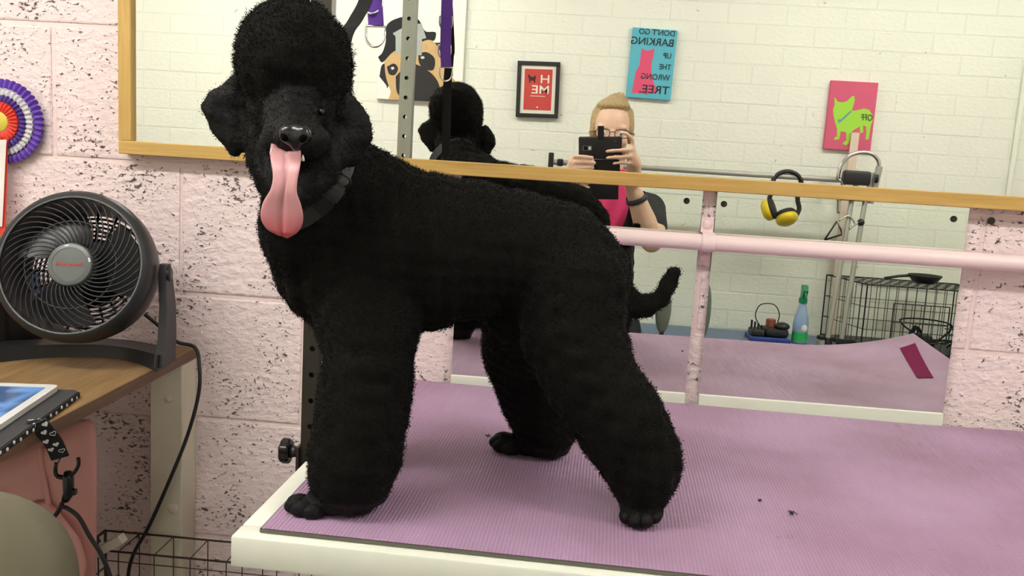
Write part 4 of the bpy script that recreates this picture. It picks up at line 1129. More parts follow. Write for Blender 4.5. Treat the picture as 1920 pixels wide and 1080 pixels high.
# ================================================================== BEHIND THE CAMERA (seen in the mirrors)
def wall_frame(c, tilt_deg):
    """matrix for a picture on the white wall: local x to the viewer's right (-X), local y up, local z out of the wall (+Y)"""
    return Matrix.Translation(c) @ Matrix.Rotation(math.radians(90), 4, 'X') @ Matrix.Rotation(math.radians(180), 4, 'Y') @ Matrix.Rotation(math.radians(tilt_deg), 4, 'Z')
def quad_fit(px, Y):
    P = [rat(*q, Y) for q in px]      # TL, TR, BR, BL as the mirror shows them
    c = sum(P, Vector()) / 4
    up = ((P[0] - P[3]) + (P[1] - P[2])) / 2; h = up.length
    wd = ((P[1] - P[0]) + (P[2] - P[3])) / 2; w_ = wd.length
    up.normalize(); return c, w_, h, math.degrees(math.atan2(up.x, up.z))
def fl(M, pts, z0, z1, name, m, parent):
    b = MB().prism([M @ Vector((x, y, z0)) for x, y in pts], (M.to_3x3() @ Vector((0, 0, z1 - z0)))); return b.build(name, m, parent)
def txt(M, s_, size, x, y, z, name, m, parent, align='CENTER', sx=1.0):
    me = text_mesh(s_, size, Matrix.Translation(-origin_of(parent)) @ M @ Matrix.Translation((x, y, z)), .0003, align=align, sx=sx); return link(name, me, m, parent)
YW = YB + .012
M_INK = mat('dark_ink', S(40, 46, 52), .6)
# blue canvas
c, w_, h, tl = quad_fit([(1186, 51), (1271, 58), (1256, 189), (1174, 182)], YW)
Mb = wall_frame(c, tl)
pc = thing('blue_canvas', (c.x, YB, c.z - h / 2), 'turquoise canvas with a pink dress and barking-up-the-wrong-tree slogan', 'canvas', 'pictures on the white brick wall')
M_CBLUE = mat('turquoise_canvas', S(92, 184, 206), .7, bump=(900, .2, .0005)); M_CPINK = mat('pink_print', S(222, 84, 122), .7)
b = MB(); b.rbox((-w_ / 2, -h / 2, -.0105), (w_ / 2, h / 2, .008), .002, Mb, 1); b.build('canvas_body', M_CBLUE, pc)
# dress outline in the picture's own frame (x to the viewer's right)
dr = [(1203, 90), (1207, 93), (1214, 95), (1222, 93), (1227, 90), (1226, 100), (1222, 116), (1221, 130), (1222, 142), (1226, 156), (1230, 166), (1234, 172), (1226, 176), (1219, 174), (1212, 178), (1206, 175), (1198, 176), (1190, 174), (1184, 176), (1187, 160), (1190, 145), (1192, 134), (1199, 122), (1201, 108)]
def loc_of(M, px, Y): 
    q = M.inverted() @ rat(*px, Y); return (q.x, q.y)
fl(Mb, [loc_of(Mb, q, YB + .02) for q in dr], .0081, .0087, 'dress_print', M_CPINK, pc)
X_ = lambda px: loc_of(Mb, px, YB + .02)
for (s_, size, rx, ry, sx) in (("DON'T GO", .030, 1266, 64, .95), ("BARKING", .040, 1264, 82, 1.0), ("UP", .030, 1259, 106, .9), ("THE", .030, 1258, 127, .85), ("WRONG", .032, 1256, 147, .9), ("TREE.", .044, 1255, 171, 1.12)):
    x, y = X_((rx, ry)); txt(Mb, s_, size, x, y, .0092, 'lettering', M_INK, pc, 'LEFT', sx)
# pink canvas with a green french bulldog
c, w_, h, tl = quad_fit([(1559, 150), (1645, 156), (1632, 285), (1542, 279)], YW)
Mp = wall_frame(c, tl)
pc = thing('pink_canvas', (c.x, YB, c.z - h / 2), 'pink canvas with a lime green dog silhouette', 'canvas', 'pictures on the white brick wall')
M_CP2 = mat('raspberry_canvas', S(212, 92, 124), .7, bump=(900, .2, .0005)); M_LIME = mat('lime_print', S(164, 218, 70), .7); M_DKP = mat('dark_pink_ink', S(140, 52, 82), .7)
b = MB(); b.rbox((-w_ / 2, -h / 2, -.0105), (w_ / 2, h / 2, .008), .002, Mp, 1); b.build('canvas_body', M_CP2, pc)
z8 = lambda x, y: (1400 + x / 3, 120 + y / 3)
dg = [(493, 185), (512, 212), (540, 216), (565, 208), (590, 182), (605, 180), (608, 205), (598, 240), (590, 262), (615, 262), (660, 250), (690, 258), (706, 285), (708, 320), (697, 352), (690, 400), (685, 425), (668, 425), (672, 395), (672, 352), (655, 345), (655, 385), (638, 388), (636, 352), (600, 372), (588, 385), (580, 425), (572, 450), (558, 458), (540, 450), (543, 440), (560, 430), (560, 385), (530, 378), (524, 400), (520, 422), (495, 428), (490, 418), (508, 405), (508, 365), (495, 325), (488, 285), (485, 255), (495, 230)]
Xp = lambda q: loc_of(Mp, z8(*q), YB + .02)
fl(Mp, [Xp(q) for q in dg], .0081, .0087, 'dog_print', M_LIME, pc)
fl(Mp, [Xp(q) for q in [(510, 312), (530, 312), (585, 262), (590, 268), (530, 325), (518, 332)]], .0088, .0092, 'collar_print', mat('blue_print', S(90, 150, 170), .7), pc)
x, y = Xp((708, 305)); txt(Mp, 'OFF', .034, x, y, .0094, 'lettering', M_INK, pc, 'LEFT', .75)
# framed red HOME print
c, w_, h, tl = quad_fit([(971, 113), (1051, 118), (1046, 223), (967, 218)], YW)
Mh = wall_frame(c, tl)
pc = thing('framed_print', (c.x, YB, c.z - h / 2), 'black framed red HOME print on the white brick wall', 'picture', 'pictures on the white brick wall')
fw = .0155
for (a, b_, c_, d_) in ((-w_ / 2, w_ / 2, h / 2 - fw, h / 2), (-w_ / 2, w_ / 2, -h / 2, -h / 2 + fw), (-w_ / 2, -w_ / 2 + fw, -h / 2 + fw, h / 2 - fw), (w_ / 2 - fw, w_ / 2, -h / 2 + fw, h / 2 - fw)):
    MB().rbox((a, c_, -.0108), (b_, d_, .010), .0015, Mh, 1).build('frame_rail', M_BLKPL, pc)
MB().box((-w_ / 2 + fw, -h / 2 + fw, -.010), (w_ / 2 - fw, h / 2 - fw, .003), Mh).build('mount', mat('ivory_mount', S(232, 230, 218), .8), pc)
iw, ih = w_ / 2 - fw - .014, h / 2 - fw - .014
pr = MB().box((-iw, -ih, .0031), (iw, ih, .0036), Mh).build('red_print', mat('brick_red_print', S(196, 66, 62), .6), pc)
M_IV = mat('ivory_ink', S(240, 228, 214), .7)
txt(Mh, 'H', .046, -iw + .008, ih * .50, .0040, 'lettering', M_IV, pr, 'LEFT', 1.25); txt(Mh, 'ME', .046, -iw + .008, -ih * .02, .0040, 'lettering', M_IV, pr, 'LEFT', 1.25)
fl(Mh, [(x * .9 + .024, y * .9 + ih * .50) for x, y in [(-.016, .006), (-.012, .018), (-.006, .010), (.008, .010), (.014, .020), (.020, .018), (.018, .006), (.014, -.002), (.014, -.016), (.009, -.016), (.008, -.006), (-.006, -.006), (-.008, -.016), (-.013, -.016), (-.013, -.002)]], .0037, .0042, 'terrier_print', mat('dark_brown_ink', S(60, 36, 30), .7), pr)
fl(Mh, [(-.03, -ih * .30), (.03, -ih * .30), (.03, -ih * .33), (-.03, -ih * .33)], .0037, .0040, 'caption_rule', M_IV, pr)
fl(Mh, [(.0035 * math.cos(a), -ih * .86 + .003 * math.sin(a)) for a in [i * .5236 for i in range(12)]], .0037, .0040, 'paw_print', M_IV, pr)
# pug canvas
z5 = lambda x, y: (580 + x / 3.273, y / 3.273)
c1, c2 = rat(706, 190, YW), rat(866, 190, YW)
pw = c2.x - c1.x; zb = (c1.z + c2.z) / 2; ph_ = .47
pc = thing('pug_canvas', ((c1.x + c2.x) / 2, YB, zb), 'white canvas photo of a fawn pug in a black hat', 'canvas', 'pictures on the white brick wall')
MB().rbox((c1.x, YB + .0008, zb), (c2.x, YB + .022, zb + ph_), .0015, seg=1).build('canvas_body', mat('white_canvas', S(242, 242, 236), .7), pc)
def pugp(pts, name, m, lay, sm=True):
    q = [rat(*z5(*p), YB + .022) for p in pts]
    q = catmull(q + [q[0]], 4)[:-1] if sm else q
    for v in q: v.x = min(max(v.x, c1.x + .001), c2.x - .001); v.z = max(v.z, zb + .001); v.y = YB + .0222 + lay * .0004
    MB().prism(q, Vector((0, .0004, 0))).build(name, m, pc)
M_FAWN = mat('fawn_print', S(206, 172, 122), .8, var=.15, vscale=60); M_MASK = mat('black_mask_print', S(44, 42, 44), .8); M_HATP = mat('black_hat_print', S(30, 31, 36), .8)
pugp([(430, 470), (445, 400), (480, 395), (500, 470), (480, 540), (470, 520)], 'ear_print', M_MASK, 0)
pugp([(765, 262), (830, 268), (850, 330), (820, 390), (780, 330)], 'ear_print', M_MASK, 0)
pugp([(460, 360), (520, 310), (640, 280), (740, 245), (800, 310), (830, 420), (900, 500), (960, 560), (940, 640), (520, 640), (500, 560), (470, 470)], 'face_print', M_FAWN, 1)
pugp([(530, 470), (600, 400), (670, 400), (760, 460), (800, 540), (760, 610), (690, 635), (600, 620), (540, 570)], 'muzzle_print', M_MASK, 2)
pugp([(475, 410), (520, 390), (545, 420), (525, 460), (490, 455)], 'eye_patch', M_MASK, 2); pugp([(670, 330), (720, 320), (770, 360), (760, 430), (700, 420), (672, 380)], 'eye_patch', M_MASK, 2)
M_GLINT = mat('eye_glint', S(220, 220, 216), .6)
pugp([(500, 415), (515, 410), (522, 420), (508, 428)], 'eye_print', M_GLINT, 3); pugp([(682, 350), (698, 345), (708, 355), (692, 362)], 'eye_print', M_GLINT, 3)
pugp([(422, 350), (450, 320), (470, 250), (470, 170), (510, 125), (600, 100), (670, 120), (710, 190), (760, 195), (778, 205), (765, 250), (720, 245), (620, 290), (520, 315), (450, 382)], 'hat_print', M_HATP, 3)
M_SIGN = mat('pale_grey_print', S(170, 176, 172), .7)
pugp([(512, 205), (610, 150), (690, 145), (718, 235), (692, 240), (690, 340), (530, 330), (530, 225)], 'badge_print', M_SIGN, 4, False)

# conduit down the white wall
p = rat(1900, 300, YB + .01)
cd = MB().cyl((p.x, YB + .0105, .002), (p.x, YB + .0105, CEIL - .002), .010, n=16).build('conduit', M_WHITEB, auto=40, org=(p.x, YB, 0)); tag(cd, 'thin white conduit running up the brick wall', 'conduit')

# blue bench top along the white wall
BZ = .768; BY1 = -1.895
bench = thing('bench', (.55, -2.1, 0), 'blue topped work bench against the white brick wall', 'bench')
MB().rbox((.27, YB + .003, BZ - .03), (1.642, BY1, BZ), .003, seg=1).build('bench_top', mat('blue_grey_laminate', S(104, 122, 152), .5), bench)
for x in (.31, 1.6):
    for y in (YB + .03, BY1 - .03): MB().rbox((x - .02, y - .02, 0), (x + .02, y + .02, BZ - .0305), .002, seg=1).build('leg', M_BLUELEG, bench)

# two upright oval pads
M_OVAL = mat('grey_green_plastic', S(112, 122, 112), .35)
for (x0, x1, y0, y1, lb) in ((1228, 1260, 534, 626, 'grey oval pad standing behind the poodle tail'), (1308, 1334, 530, 636, 'grey oval pad standing behind the pink gap')):
    cy = -1.80; cA = rat((x0 + x1) / 2, (y0 + y1) / 2, cy, LM); tA = rat((x0 + x1) / 2 + 3, y0, cy, LM); bA = rat((x0 + x1) / 2, y1, cy, LM); wA = (rat(x1, 580, cy, LM) - rat(x0, 580, cy, LM)).length / 2
    hA = (tA - bA).length / 2
    o = thing('oval_pad', (cA.x, cy, 0), lb, 'pad', 'grey oval pads')
    MB().ball(cA, (.016, wA * 1.05, hA), Matrix.Rotation(math.radians(62), 3, 'Z'), 24, 18).build('pad', M_OVAL, o, smooth=True)
    MB().cyl((cA.x, cy, .012), (cA.x, cy, cA.z - hA * .8), .008, n=12).build('stem', M_DKSTEEL, o); MB().lathe([(0, .05), (.008, .05), (.014, .02)], (cA.x, cy, 0), (0, 0, 1), 24).build('base_plate', M_DKSTEEL, o)

# spray bottle
bp_ = rat(1497, 650, -2.03, LM); bx = bp_.x; by = -2.03
M_BOT = mat('pale_blue_plastic', S(150, 176, 214), .25, trans=.0); M_GRN = mat('green_plastic', S(30, 140, 96), .35); M_LAB = mat('green_label', S(46, 180, 90), .5)
sb = thing('spray_bottle', (bx, by, BZ), 'pale blue spray bottle with a green trigger on the bench', 'bottle')
Hb = .205
MB().lathe([(.0005, .026), (.004, .029), (.075, .029), (.10, .026), (.125, .019), (.150, .0135), (.158, .012)], (bx, by, BZ), (0, 0, 1), 32).build('bottle_body', M_BOT, sb, smooth=True)
MB().lathe([(.010, .0295), (.045, .0295)], (bx, by, BZ), (0, 0, 1), 32, False, False).build('label_band', M_LAB, sb, smooth=True)
MB().ball((bx + .008, by + .0285, BZ + .062), (.012, .003, .014)).build('white_emblem', M_DOT, sb, smooth=True)
hd = MB().lathe([(.156, .016), (.176, .016), (.180, .012)], (bx, by, BZ), (0, 0, 1), 24).build('cap', M_GRN, sb, auto=40)
MB().prism([Vector((bx - .009, by - .016, BZ + .179)), Vector((bx - .009, by + .016, BZ + .179)), Vector((bx - .009, by + .030, BZ + .206)), Vector((bx - .009, by + .022, BZ + .226)), Vector((bx - .009, by - .012, BZ + .226))], Vector((.018, 0, 0))).build('trigger_head', M_GRN, hd)
MB().tube([Vector((bx, by + .018, BZ + .205)), Vector((bx, by + .034, BZ + .19)), Vector((bx, by + .036, BZ + .17))], .004, 8).build('trigger', M_GRN, hd, smooth=True)
# blue clipper tray with clippers
q0 = rat(1402, 640, -2.04, LM); q1 = rat(1478, 640, -2.04, LM)
tr = thing('clipper_tray', ((q0.x + q1.x) / 2, -2.04, BZ), 'blue tray of black clippers on the bench beside the bottle', 'tray')
MB().rbox((q0.x, -2.12, BZ + .0005), (q1.x - .004, -1.98, BZ + .018), .004).build('tray', mat('cobalt_plastic', S(50, 70, 150), .4), tr)
xm = (q0.x + q1.x) / 2
b = MB(); b.rbox((q0.x + .005, -2.09, BZ + .019), (q0.x + .055, -2.0, BZ + .042), .006); b.build('clipper_body', M_BLKPL, tr)
for i in range(4): MB().rbox((q0.x + .006 + i * .013, -2.05, BZ + .04), (q0.x + .013 + i * .013, -2.04, BZ + .075 - .006 * i), .001, seg=1).build('comb_tooth', M_BLKPL, tr)
b = MB(); b.rbox((xm - .02, -2.10, BZ + .019), (q1.x - .008, -2.0, BZ + .052), .012); b.build('clipper_body', M_BLKPL, tr, auto=40)
b = MB(); b.ball((q1.x - .03, -2.03, BZ + .060), (.028, .03, .016)); b.build('blade_guard', M_BLKPL, tr, smooth=True)
MB().lathe([(0, .019), (.028, .019), (.030, .016)], (xm + .008, -2.06, BZ + .052), (0, 0, 1), 20).build('brown_jar', mat('brown_jar', S(150, 84, 70), .4), tr, auto=40)
MB().tube(catmull([(xm - .03, -2.05, BZ + .045), (xm - .055, -2.05, BZ + .09), (xm - .04, -2.05, BZ + .135), (xm + .01, -2.05, BZ + .140), (xm + .035, -2.05, BZ + .105), (xm + .03, -2.05, BZ + .06)], 6), .0022, 6).build('lead', M_CORD, tr, smooth=True)

# wire cage, turned a little on the bench
CZ0, CZ1 = BZ + .002, 1.022; CL, CW = .52, .285
CO = Vector((1.075, -1.905, BZ)); CA = math.radians(0)
cg = thing('wire_cage', (1.00, YB + .02, BZ), 'black folding wire dog cage on the bench', 'cage')
M_CW = mat('black_cage_wire', S(48, 48, 48), .4, .6)
def skew_wires(o, ux, uy, nx_, ny_, name, parent, thin=.0013, thick=.0026):
    b = MB(); o = Vector(o); ux = Vector(ux); uy = Vector(uy)
    for i in range(nx_ + 1): b.cyl(o + ux * (i / nx_), o + ux * (i / nx_) + uy, thick if i in (0, nx_) else thin, n=6)
    for j in range(ny_ + 1): b.cyl(o + uy * (j / ny_), o + uy * (j / ny_) + ux, thick if j in (0, ny_) else thin, n=6)
    q = b.build(name, M_CW, parent); q['kind'] = 'stuff'; return q
cA_ = math.radians(-14.5)
uX = Vector((math.cos(cA_ * .25), math.sin(cA_ * .25) * -1, 0)) * .49; 
nl = Vector((1.078, -1.935, CZ0)); bl = Vector((1.005, YB + .022, CZ0)); uY = bl - nl; uX = Vector((.50, .012, 0)); uZ = Vector((0, 0, CZ1 - CZ0))
skew_wires(nl, uX, uZ, 14, 3, 'front_panel', cg); skew_wires(bl, uX, uZ, 14, 3, 'rear_panel', cg); skew_wires(nl, uY, uZ, 8, 3, 'end_panel', cg); skew_wires(nl + uX, uY, uZ, 8, 3, 'end_panel', cg); skew_wires(nl + uZ, uX, uY, 14, 6, 'roof_panel', cg)
MB().prism([nl, nl + uX, nl + uX + uY, nl + uY], Vector((0, 0, .012))).build('floor_pan', M_BLKPL, cg)
dd = Vector((0, .006, 0)); fx = uX.normalized(); dr_ = MB(); p0_ = nl + fx * .10 + dd + Vector((0, 0, .05))
for i in range(7): dr_.cyl(p0_ + fx * (.2 * i / 6), p0_ + fx * (.2 * i / 6) + Vector((0, 0, .14)), .0024 if i in (0, 6) else .0013, n=6)
for j_ in range(3): dr_.cyl(p0_ + Vector((0, 0, .07 * j_)), p0_ + fx * .2 + Vector((0, 0, .07 * j_)), .0022, n=6)
o = dr_.build('cage_door', M_CW, cg)
for zz in (.04, .06): MB().tube([p0_ + fx * .19 + Vector((0, .004, zz)), p0_ + fx * .235 + Vector((0, .004, zz))], .0026, 6).build('latch', M_CW, o)
# black bowl on the cage
q = rat(1735, 512, -2.10, LM)
bw = thing('black_scoop', (q.x, -2.10, CZ1 + .002), 'black plastic scoop bowl lying on top of the wire cage', 'bowl')
bz = CZ1 + .0035
MB().lathe([(0, .035), (.004, .042), (.03, .062), (.034, .062), (.030, .058), (.008, .038), (.006, .001)], (q.x, -2.10, bz), (0, 0, 1), 32, True, True).build('bowl', M_BLKPL, bw, smooth=True)
MB().tube([Vector((q.x - .055, -2.10, bz + .028)), Vector((q.x - .10, -2.10, bz + .022)), Vector((q.x - .15, -2.10, bz + .010))], [.012, .010, .011], 10, flat=.5).build('handle', M_BLKPL, bw, smooth=True)

# rail with brackets, ear defenders, grooming frame
rl0 = rat(1034, 302, -2.09); rl1 = rat(1575, 339, -2.09); rz = (rl0.z + rl1.z) / 2
rail = thing('hanging_rail', ((rl0.x + rl1.x) / 2, -2.09, rz), 'grey metal rail held off the white wall by a black bracket', 'rail')
MB().cyl((rl0.x, -2.09, rz), (rl1.x, -2.09, rz), .0105, n=16).build('bar', mat('grey_painted_rail', S(178, 176, 168), .4, .3), rail, auto=40)
MB().rbox((rl0.x - .012, -2.103, rz - .032), (rl0.x + .008, -2.075, rz + .036), .003).build('end_bracket', M_DKSTEEL, rail)
MB().rbox((rl0.x + .022, -2.107, rz - .014), (rl0.x + .046, -2.073, rz + .014), .005).build('clamp', M_BLKPL, rail)
for xx in (rl0.x + .012, rl1.x - .02): MB().cyl((xx, YB + .001, rz), (xx, -2.098, rz), .007, n=12).build('wall_stay', M_DKSTEEL, rail)
# ear defenders hooked over the rail
ex_ = rat(1476, 335, -2.09).x; ez = rz
ed = thing('ear_defenders', (ex_, -2.085, rz - .09), 'yellow ear defenders hanging by their black headband', 'ear defenders')
M_EY = mat('yellow_plastic', S(224, 196, 40), .35); M_PAD = mat('black_cushion', S(38, 38, 40), .7)
hb = []
for k_ in range(17):
    a = math.pi * k_ / 16; hb.append(Vector((ex_ + math.cos(a) * .054, -2.086, rz - .030 + math.sin(a) * .050)))
hb = [Vector((ex_ + .046, -2.080, rz - .098)), Vector((ex_ + .062, -2.084, rz - .060))] + hb + [Vector((ex_ - .060, -2.086, rz - .050)), Vector((ex_ - .056, -2.086, rz - .066))]
MB().tube(catmull(hb, 3), .0140, 10, flat=.62, up=(0, 1, 0)).build('headband', M_BLKPL, ed, smooth=True)
for c, ax, r_ in ((Vector((ex_ - .050, -2.080, rz - .068)), Vector((-.80, -.25, -.35)), .043), (Vector((ex_ + .012, -2.062, rz - .092)), Vector((.25, .45, -.8)), .043)):
    ax.normalize(); cup = MB()
    cp_ = cup.lathe([(-.004, r_ * .92), (.006, r_), (.018, r_ * .92), (.028, r_ * .6), (.031, .001)], c, ax, 28).build('cup', M_EY, ed, smooth=True)
    MB().lathe([(-.020, r_ * .5), (-.021, r_ * .85), (-.012, r_ * .98), (-.004, r_ * .92)], c, ax, 28).build('cushion', M_PAD, cp_, smooth=True)
# looped steel grooming frame behind the cage
fb1 = rat(1552, 630, -1.99, LM); ft1 = rat(1597, 375, -2.05, LM); fb2 = rat(1578, 630, -1.99, LM); ft2 = rat(1622, 378, -2.05, LM)
gf = thing('steel_stand', (fb1.x, -2.0, BZ), 'pair of steel poles with a looped top and black clamps on the bench', 'stand')
fb1.z = fb2.z = BZ + .012
for a, b_ in ((fb1, ft1), (fb2, ft2)): MB().cyl(a, b_ + (b_ - a).normalized() * .05, .0095, n=14).build('pole', M_STEEL, gf, auto=40)
lp = [rat(1572, 400, -2.05, LM), rat(1572, 372, -2.05, LM), rat(1571, 335, -2.05), rat(1577, 310, -2.05), rat(1592, 293, -2.05), rat(1612, 286, -2.05), rat(1633, 288, -2.05), rat(1645, 298, -2.05), rat(1648, 312, -2.05), rat(1643, 345, -2.05)]
MB().tube(catmull(lp, 6), .0078, 12).build('loop', M_CHROME, gf, smooth=True)
q = rat(1648, 330, -2.05); MB().cyl(rat(1649, 312, -2.05), rat(1640, 352, -2.05), .0125, n=14).build('loop_sleeve', M_STEEL, gf, auto=40)
MB().rbox(rat(1575, 345, -2.075), rat(1636, 322, -2.025) , .010).build('clamp_block', M_BLKPL, gf, auto=40)
star(rat(1640, 335, -2.03), (1, .3, 0), .016, 6, .014, M_BLKPL, gf, 'clamp_knob')
b = MB(); tri = [rat(1546, 450, -2.02, LM), rat(1569, 415, -2.02, LM), rat(1577, 432, -2.02, LM), rat(1578, 440, -2.02, LM), rat(1546, 450, -2.02, LM)]
b.tube(tri, .0035, 8); b.build('triangle_clip', M_DKSTEEL, gf, smooth=True)
b = MB(); b.tube(catmull([rat(1572, 414, -2.03, LM), rat(1590, 405, -2.03, LM), rat(1602, 418, -2.03, LM), rat(1592, 430, -2.03, LM), rat(1610, 416, -2.03, LM)], 5), .0035, 8); b.build('wire_clip', M_CHROME, gf, smooth=True)
MB().ball(rat(1614, 417, -2.035, LM), .014).build('ball_knob', M_BLKPL, gf, smooth=True)
for p_ in (fb1, fb2): MB().lathe([(0, .028), (.008, .028), (.012, .02), (.035, .015)], (p_.x, p_.y, BZ + .0005), (0, 0, 1), 20).build('foot_socket', M_BLKPL, gf, auto=40)
MB().rbox((fb1.x - .035, fb1.y - .03, BZ + .0005), (fb1.x - .015, fb1.y + .03, BZ + .03), .004).build('foot_clamp', M_STEEL, gf)
star(Vector((fb1.x - .03, fb1.y + .02, BZ + .031)), (0, 0, 1), .016, 6, .014, M_BLKPL, gf, 'foot_knob'); star(Vector((fb2.x + .028, fb2.y + .025, BZ + .02)), (0, 1, 0), .022, 6, .016, M_BLKPL, gf, 'foot_knob')
# pale wooden lath leaning on the wall
l0 = rat(1594, 330, YB + .03); l1 = rat(1610, 249, YB + .03)
lath = MB().box((l0.x - .014, YB + .024, BZ + .001), (l0.x + .016, YB + .034, l1.z)); tag(lath.build('wooden_lath', mat('pale_lath', S(226, 206, 190), .6), org=(l0.x, YB + .029, BZ)), 'pale wooden lath standing in front of the pink canvas', 'lath')

# ================================================================== THE PHOTOGRAPHER
def ph3(u, v, w_): return CAM + RGT * u + DWN * v + FWD * w_
Mph = Matrix((RGT, DWN, FWD)).transposed().to_4x4(); Mph.translation = CAM
phone = thing('phone', ph3(.047, .037, -.01), 'black phone in an open flip case held up in both hands', 'phone')
M_CASE = mat('black_leatherette', S(26, 26, 28), .55, bump=(700, .3, .0008))
MB().rbox((-.024, -.037, -.016), (.118, .037, -.004), .005, Mph, 3).build('case_back', M_CASE, phone, auto=40)
sc_ = MB().rbox((-.018, -.033, -.0175), (.112, .033, -.0162), .0005, Mph, 1).build('screen', M_BLKSH, phone)
cmod = MB().rbox((-.010, -.008, -.0042), (.020, .008, -.0030), .0005, Mph, 2).build('camera_window', M_GRYPL, phone)
MB().rbox((-.007, -.006, -.0031), (.006, .006, -.0026), .0002, Mph, 1).build('lens_glass', M_BLKSH, cmod)
MB().rbox((.009, -.005, -.0031), (.017, .005, -.0026), .0002, Mph, 1).build('flash', mat('flash_white', S(226, 228, 222), .3), cmod)
Mfl = Mph @ Matrix.Translation((0, .038, -.010)) @ Matrix.Rotation(math.radians(-6), 4, 'X')
MB().rbox((-.022, 0, -.003), (.112, .090, .002), .002, Mfl, 2).build('case_flap', M_CASE, phone, auto=40)
MB().rbox((.0385, -.072, -.012), (.0590, -.030, -.0005 - .0015), .0015, Mph, 2).build('closing_tab', M_CASE, phone)
MB().lathe([(0, .0045), (.001, .0045), (.002, .003)], ph3(.095, -.022, -.004), FWD, 14).build('stud', M_DKSTEEL, phone, smooth=True)

person = thing('person', (.09, -1.82, 0), 'person in a dark tunic and magenta top photographing with a raised phone', 'person')
M_SKIN = mat('light_skin', S(230, 192, 168), .5, bump=(200, .1, .001)); bb = M_SKIN.node_tree.nodes['Principled BSDF']
bb.inputs['Subsurface Weight'].default_value = .12; bb.inputs['Subsurface Radius'].default_value = (.01, .004, .002)
PB = MB()
def pch(pts, ysc=1.0, mb=None, step=.4):
    mb = mb or PB
    for (a, b_) in zip(pts, pts[1:]):
        A_, B2 = Vector(a[0]), Vector(b_[0]); ra, rb_ = a[1], b_[1]; n = max(2, int((B2 - A_).length / (step * min(ra, rb_))))
        for i in range(n + 1):
            t_ = i / n; r = ra + (rb_ - ra) * t_; mb.ball(A_.lerp(B2, t_), (r, r * ysc, r), nu=12, nv=8)
HX, HY = .088, -1.835
# head
PB.ball((HX, HY, 1.485), (.070, .088, .092), nu=24, nv=16); PB.ball((HX, HY + .018, 1.43), (.058, .070, .072), nu=24, nv=16); PB.ball((HX, HY + .045, 1.39), (.034, .040, .028))
PB.ball((HX, HY + .093, 1.432), (.011, .014, .013)); pch([((HX, HY + .086, 1.462), .007), ((HX, HY + .096, 1.434), .010)])      # nose
for sg in (-1, 1):
    PB.ball((HX + sg * .036, HY + .060, 1.432), (.022, .020, .020)); PB.ball((HX + sg * .071, HY + .0, 1.448), (.008, .018, .028))   # cheeks, ears
    pch([((HX + sg * .012, HY + .080, 1.478), .008), ((HX + sg * .045, HY + .068, 1.478), .008)])
PB.ball((HX, HY + .083, 1.402), (.020, .008, .006))
pch([((HX, HY - .005, 1.38), .052), ((HX, HY - .012, 1.30), .056)])
# torso and legs under the clothes
pch([((HX, HY, 1.24), .09), ((HX, HY, 1.10), .105), ((HX, HY, .95), .11), ((HX, HY, .85), .11)], .75)
pch([((HX - .13, HY, 1.255), .055), ((HX + .13, HY, 1.255), .055)])
for sg in (-1, 1): pch([((HX + sg * .075, HY, .86), .075), ((HX + sg * .08, HY + .01, .48), .055), ((HX + sg * .08, HY - .005, .09), .038), ((HX + sg * .08, HY + .06, .045), .035)])
# raised arms
wrL = rat(1188, 322, -1.615); elL = rat(1222, 452, -1.69, LM); shL = Vector((HX + .155, HY - .005, 1.245))
wrR = ph3(-.060, .105, -.055); elR = Vector((HX - .215, -1.68, 1.06)); shR = Vector((HX - .155, HY - .005, 1.245))
pch([(shL, .055), (shL.lerp(elL, .5) + Vector((.012, 0, 0)), .050), (elL, .041), (elL.lerp(wrL, .35), .042), (wrL, .026)])
pch([(shR, .055), (shR.lerp(elR, .5), .050), (elR, .041), (elR.lerp(wrR, .35), .042), (wrR, .026)])
FR_ = .0079
def finger(pts, r=FR_): pch([(ph3(*p), r * (1 - .16 * i / (len(pts) - 1))) for i, p in enumerate(pts)], step=.5)
# left hand: palm at the phone's far edge, fingers across the back
pch([(wrL, .026), (ph3(.158, .052, -.030), .024), (ph3(.150, .030, -.018), .020)]); pch([(ph3(.150, .004, -.016), .014), (ph3(.153, .030, -.018), .017), (ph3(.150, .054, -.018), .014)])
finger([(.150, .002, -.012), (.140, .005, .003), (.105, .006, .0055), (.070, .009, .0050)])
finger([(.153, .024, -.012), (.143, .027, .003), (.105, .028, .0055), (.071, .031, .0050)])
finger([(.150, .050, -.014), (.142, .049, .001), (.115, .047, .0055), (.092, .049, .0050)], .0070)
finger([(.153, .000, -.020), (.152, -.028, -.012), (.134, -.046, -.006), (.112, -.050, -.006)])
finger([(.152, .045, -.034), (.135, .030, -.036), (.112, .018, -.028)], .0095)
# right hand: lower corner
pch([(wrR, .026), (ph3(-.050, .078, -.030), .024)]); pch([(ph3(-.046, .042, -.018), .014), (ph3(-.050, .065, -.022), .017), (ph3(-.044, .090, -.022), .014)])
finger([(-.046, .038, -.014), (-.034, .026, .002), (-.006, .026, .0055), (.022, .030, .0050)])
finger([(-.050, .056, -.014), (-.040, .047, .002), (-.005, .044, .0055), (.030, .047, .0050)])
finger([(-.050, .072, -.014), (-.038, .066, .002), (-.006, .064, .0055), (.024, .064, .0050)])
finger([(-.046, .088, -.016), (-.034, .084, .002), (-.008, .082, .0045), (.014, .083, .0040)], .0070)
finger([(-.048, .060, -.036), (-.030, .040, -.038), (-.004, .022, -.030)], .0095)
bm_ = remesh(PB, 'body', .0046, 5, .5); bm_.transform(Matrix.Translation(-Vector(person.location)))
link('body', bm_, M_SKIN, person, None, True)
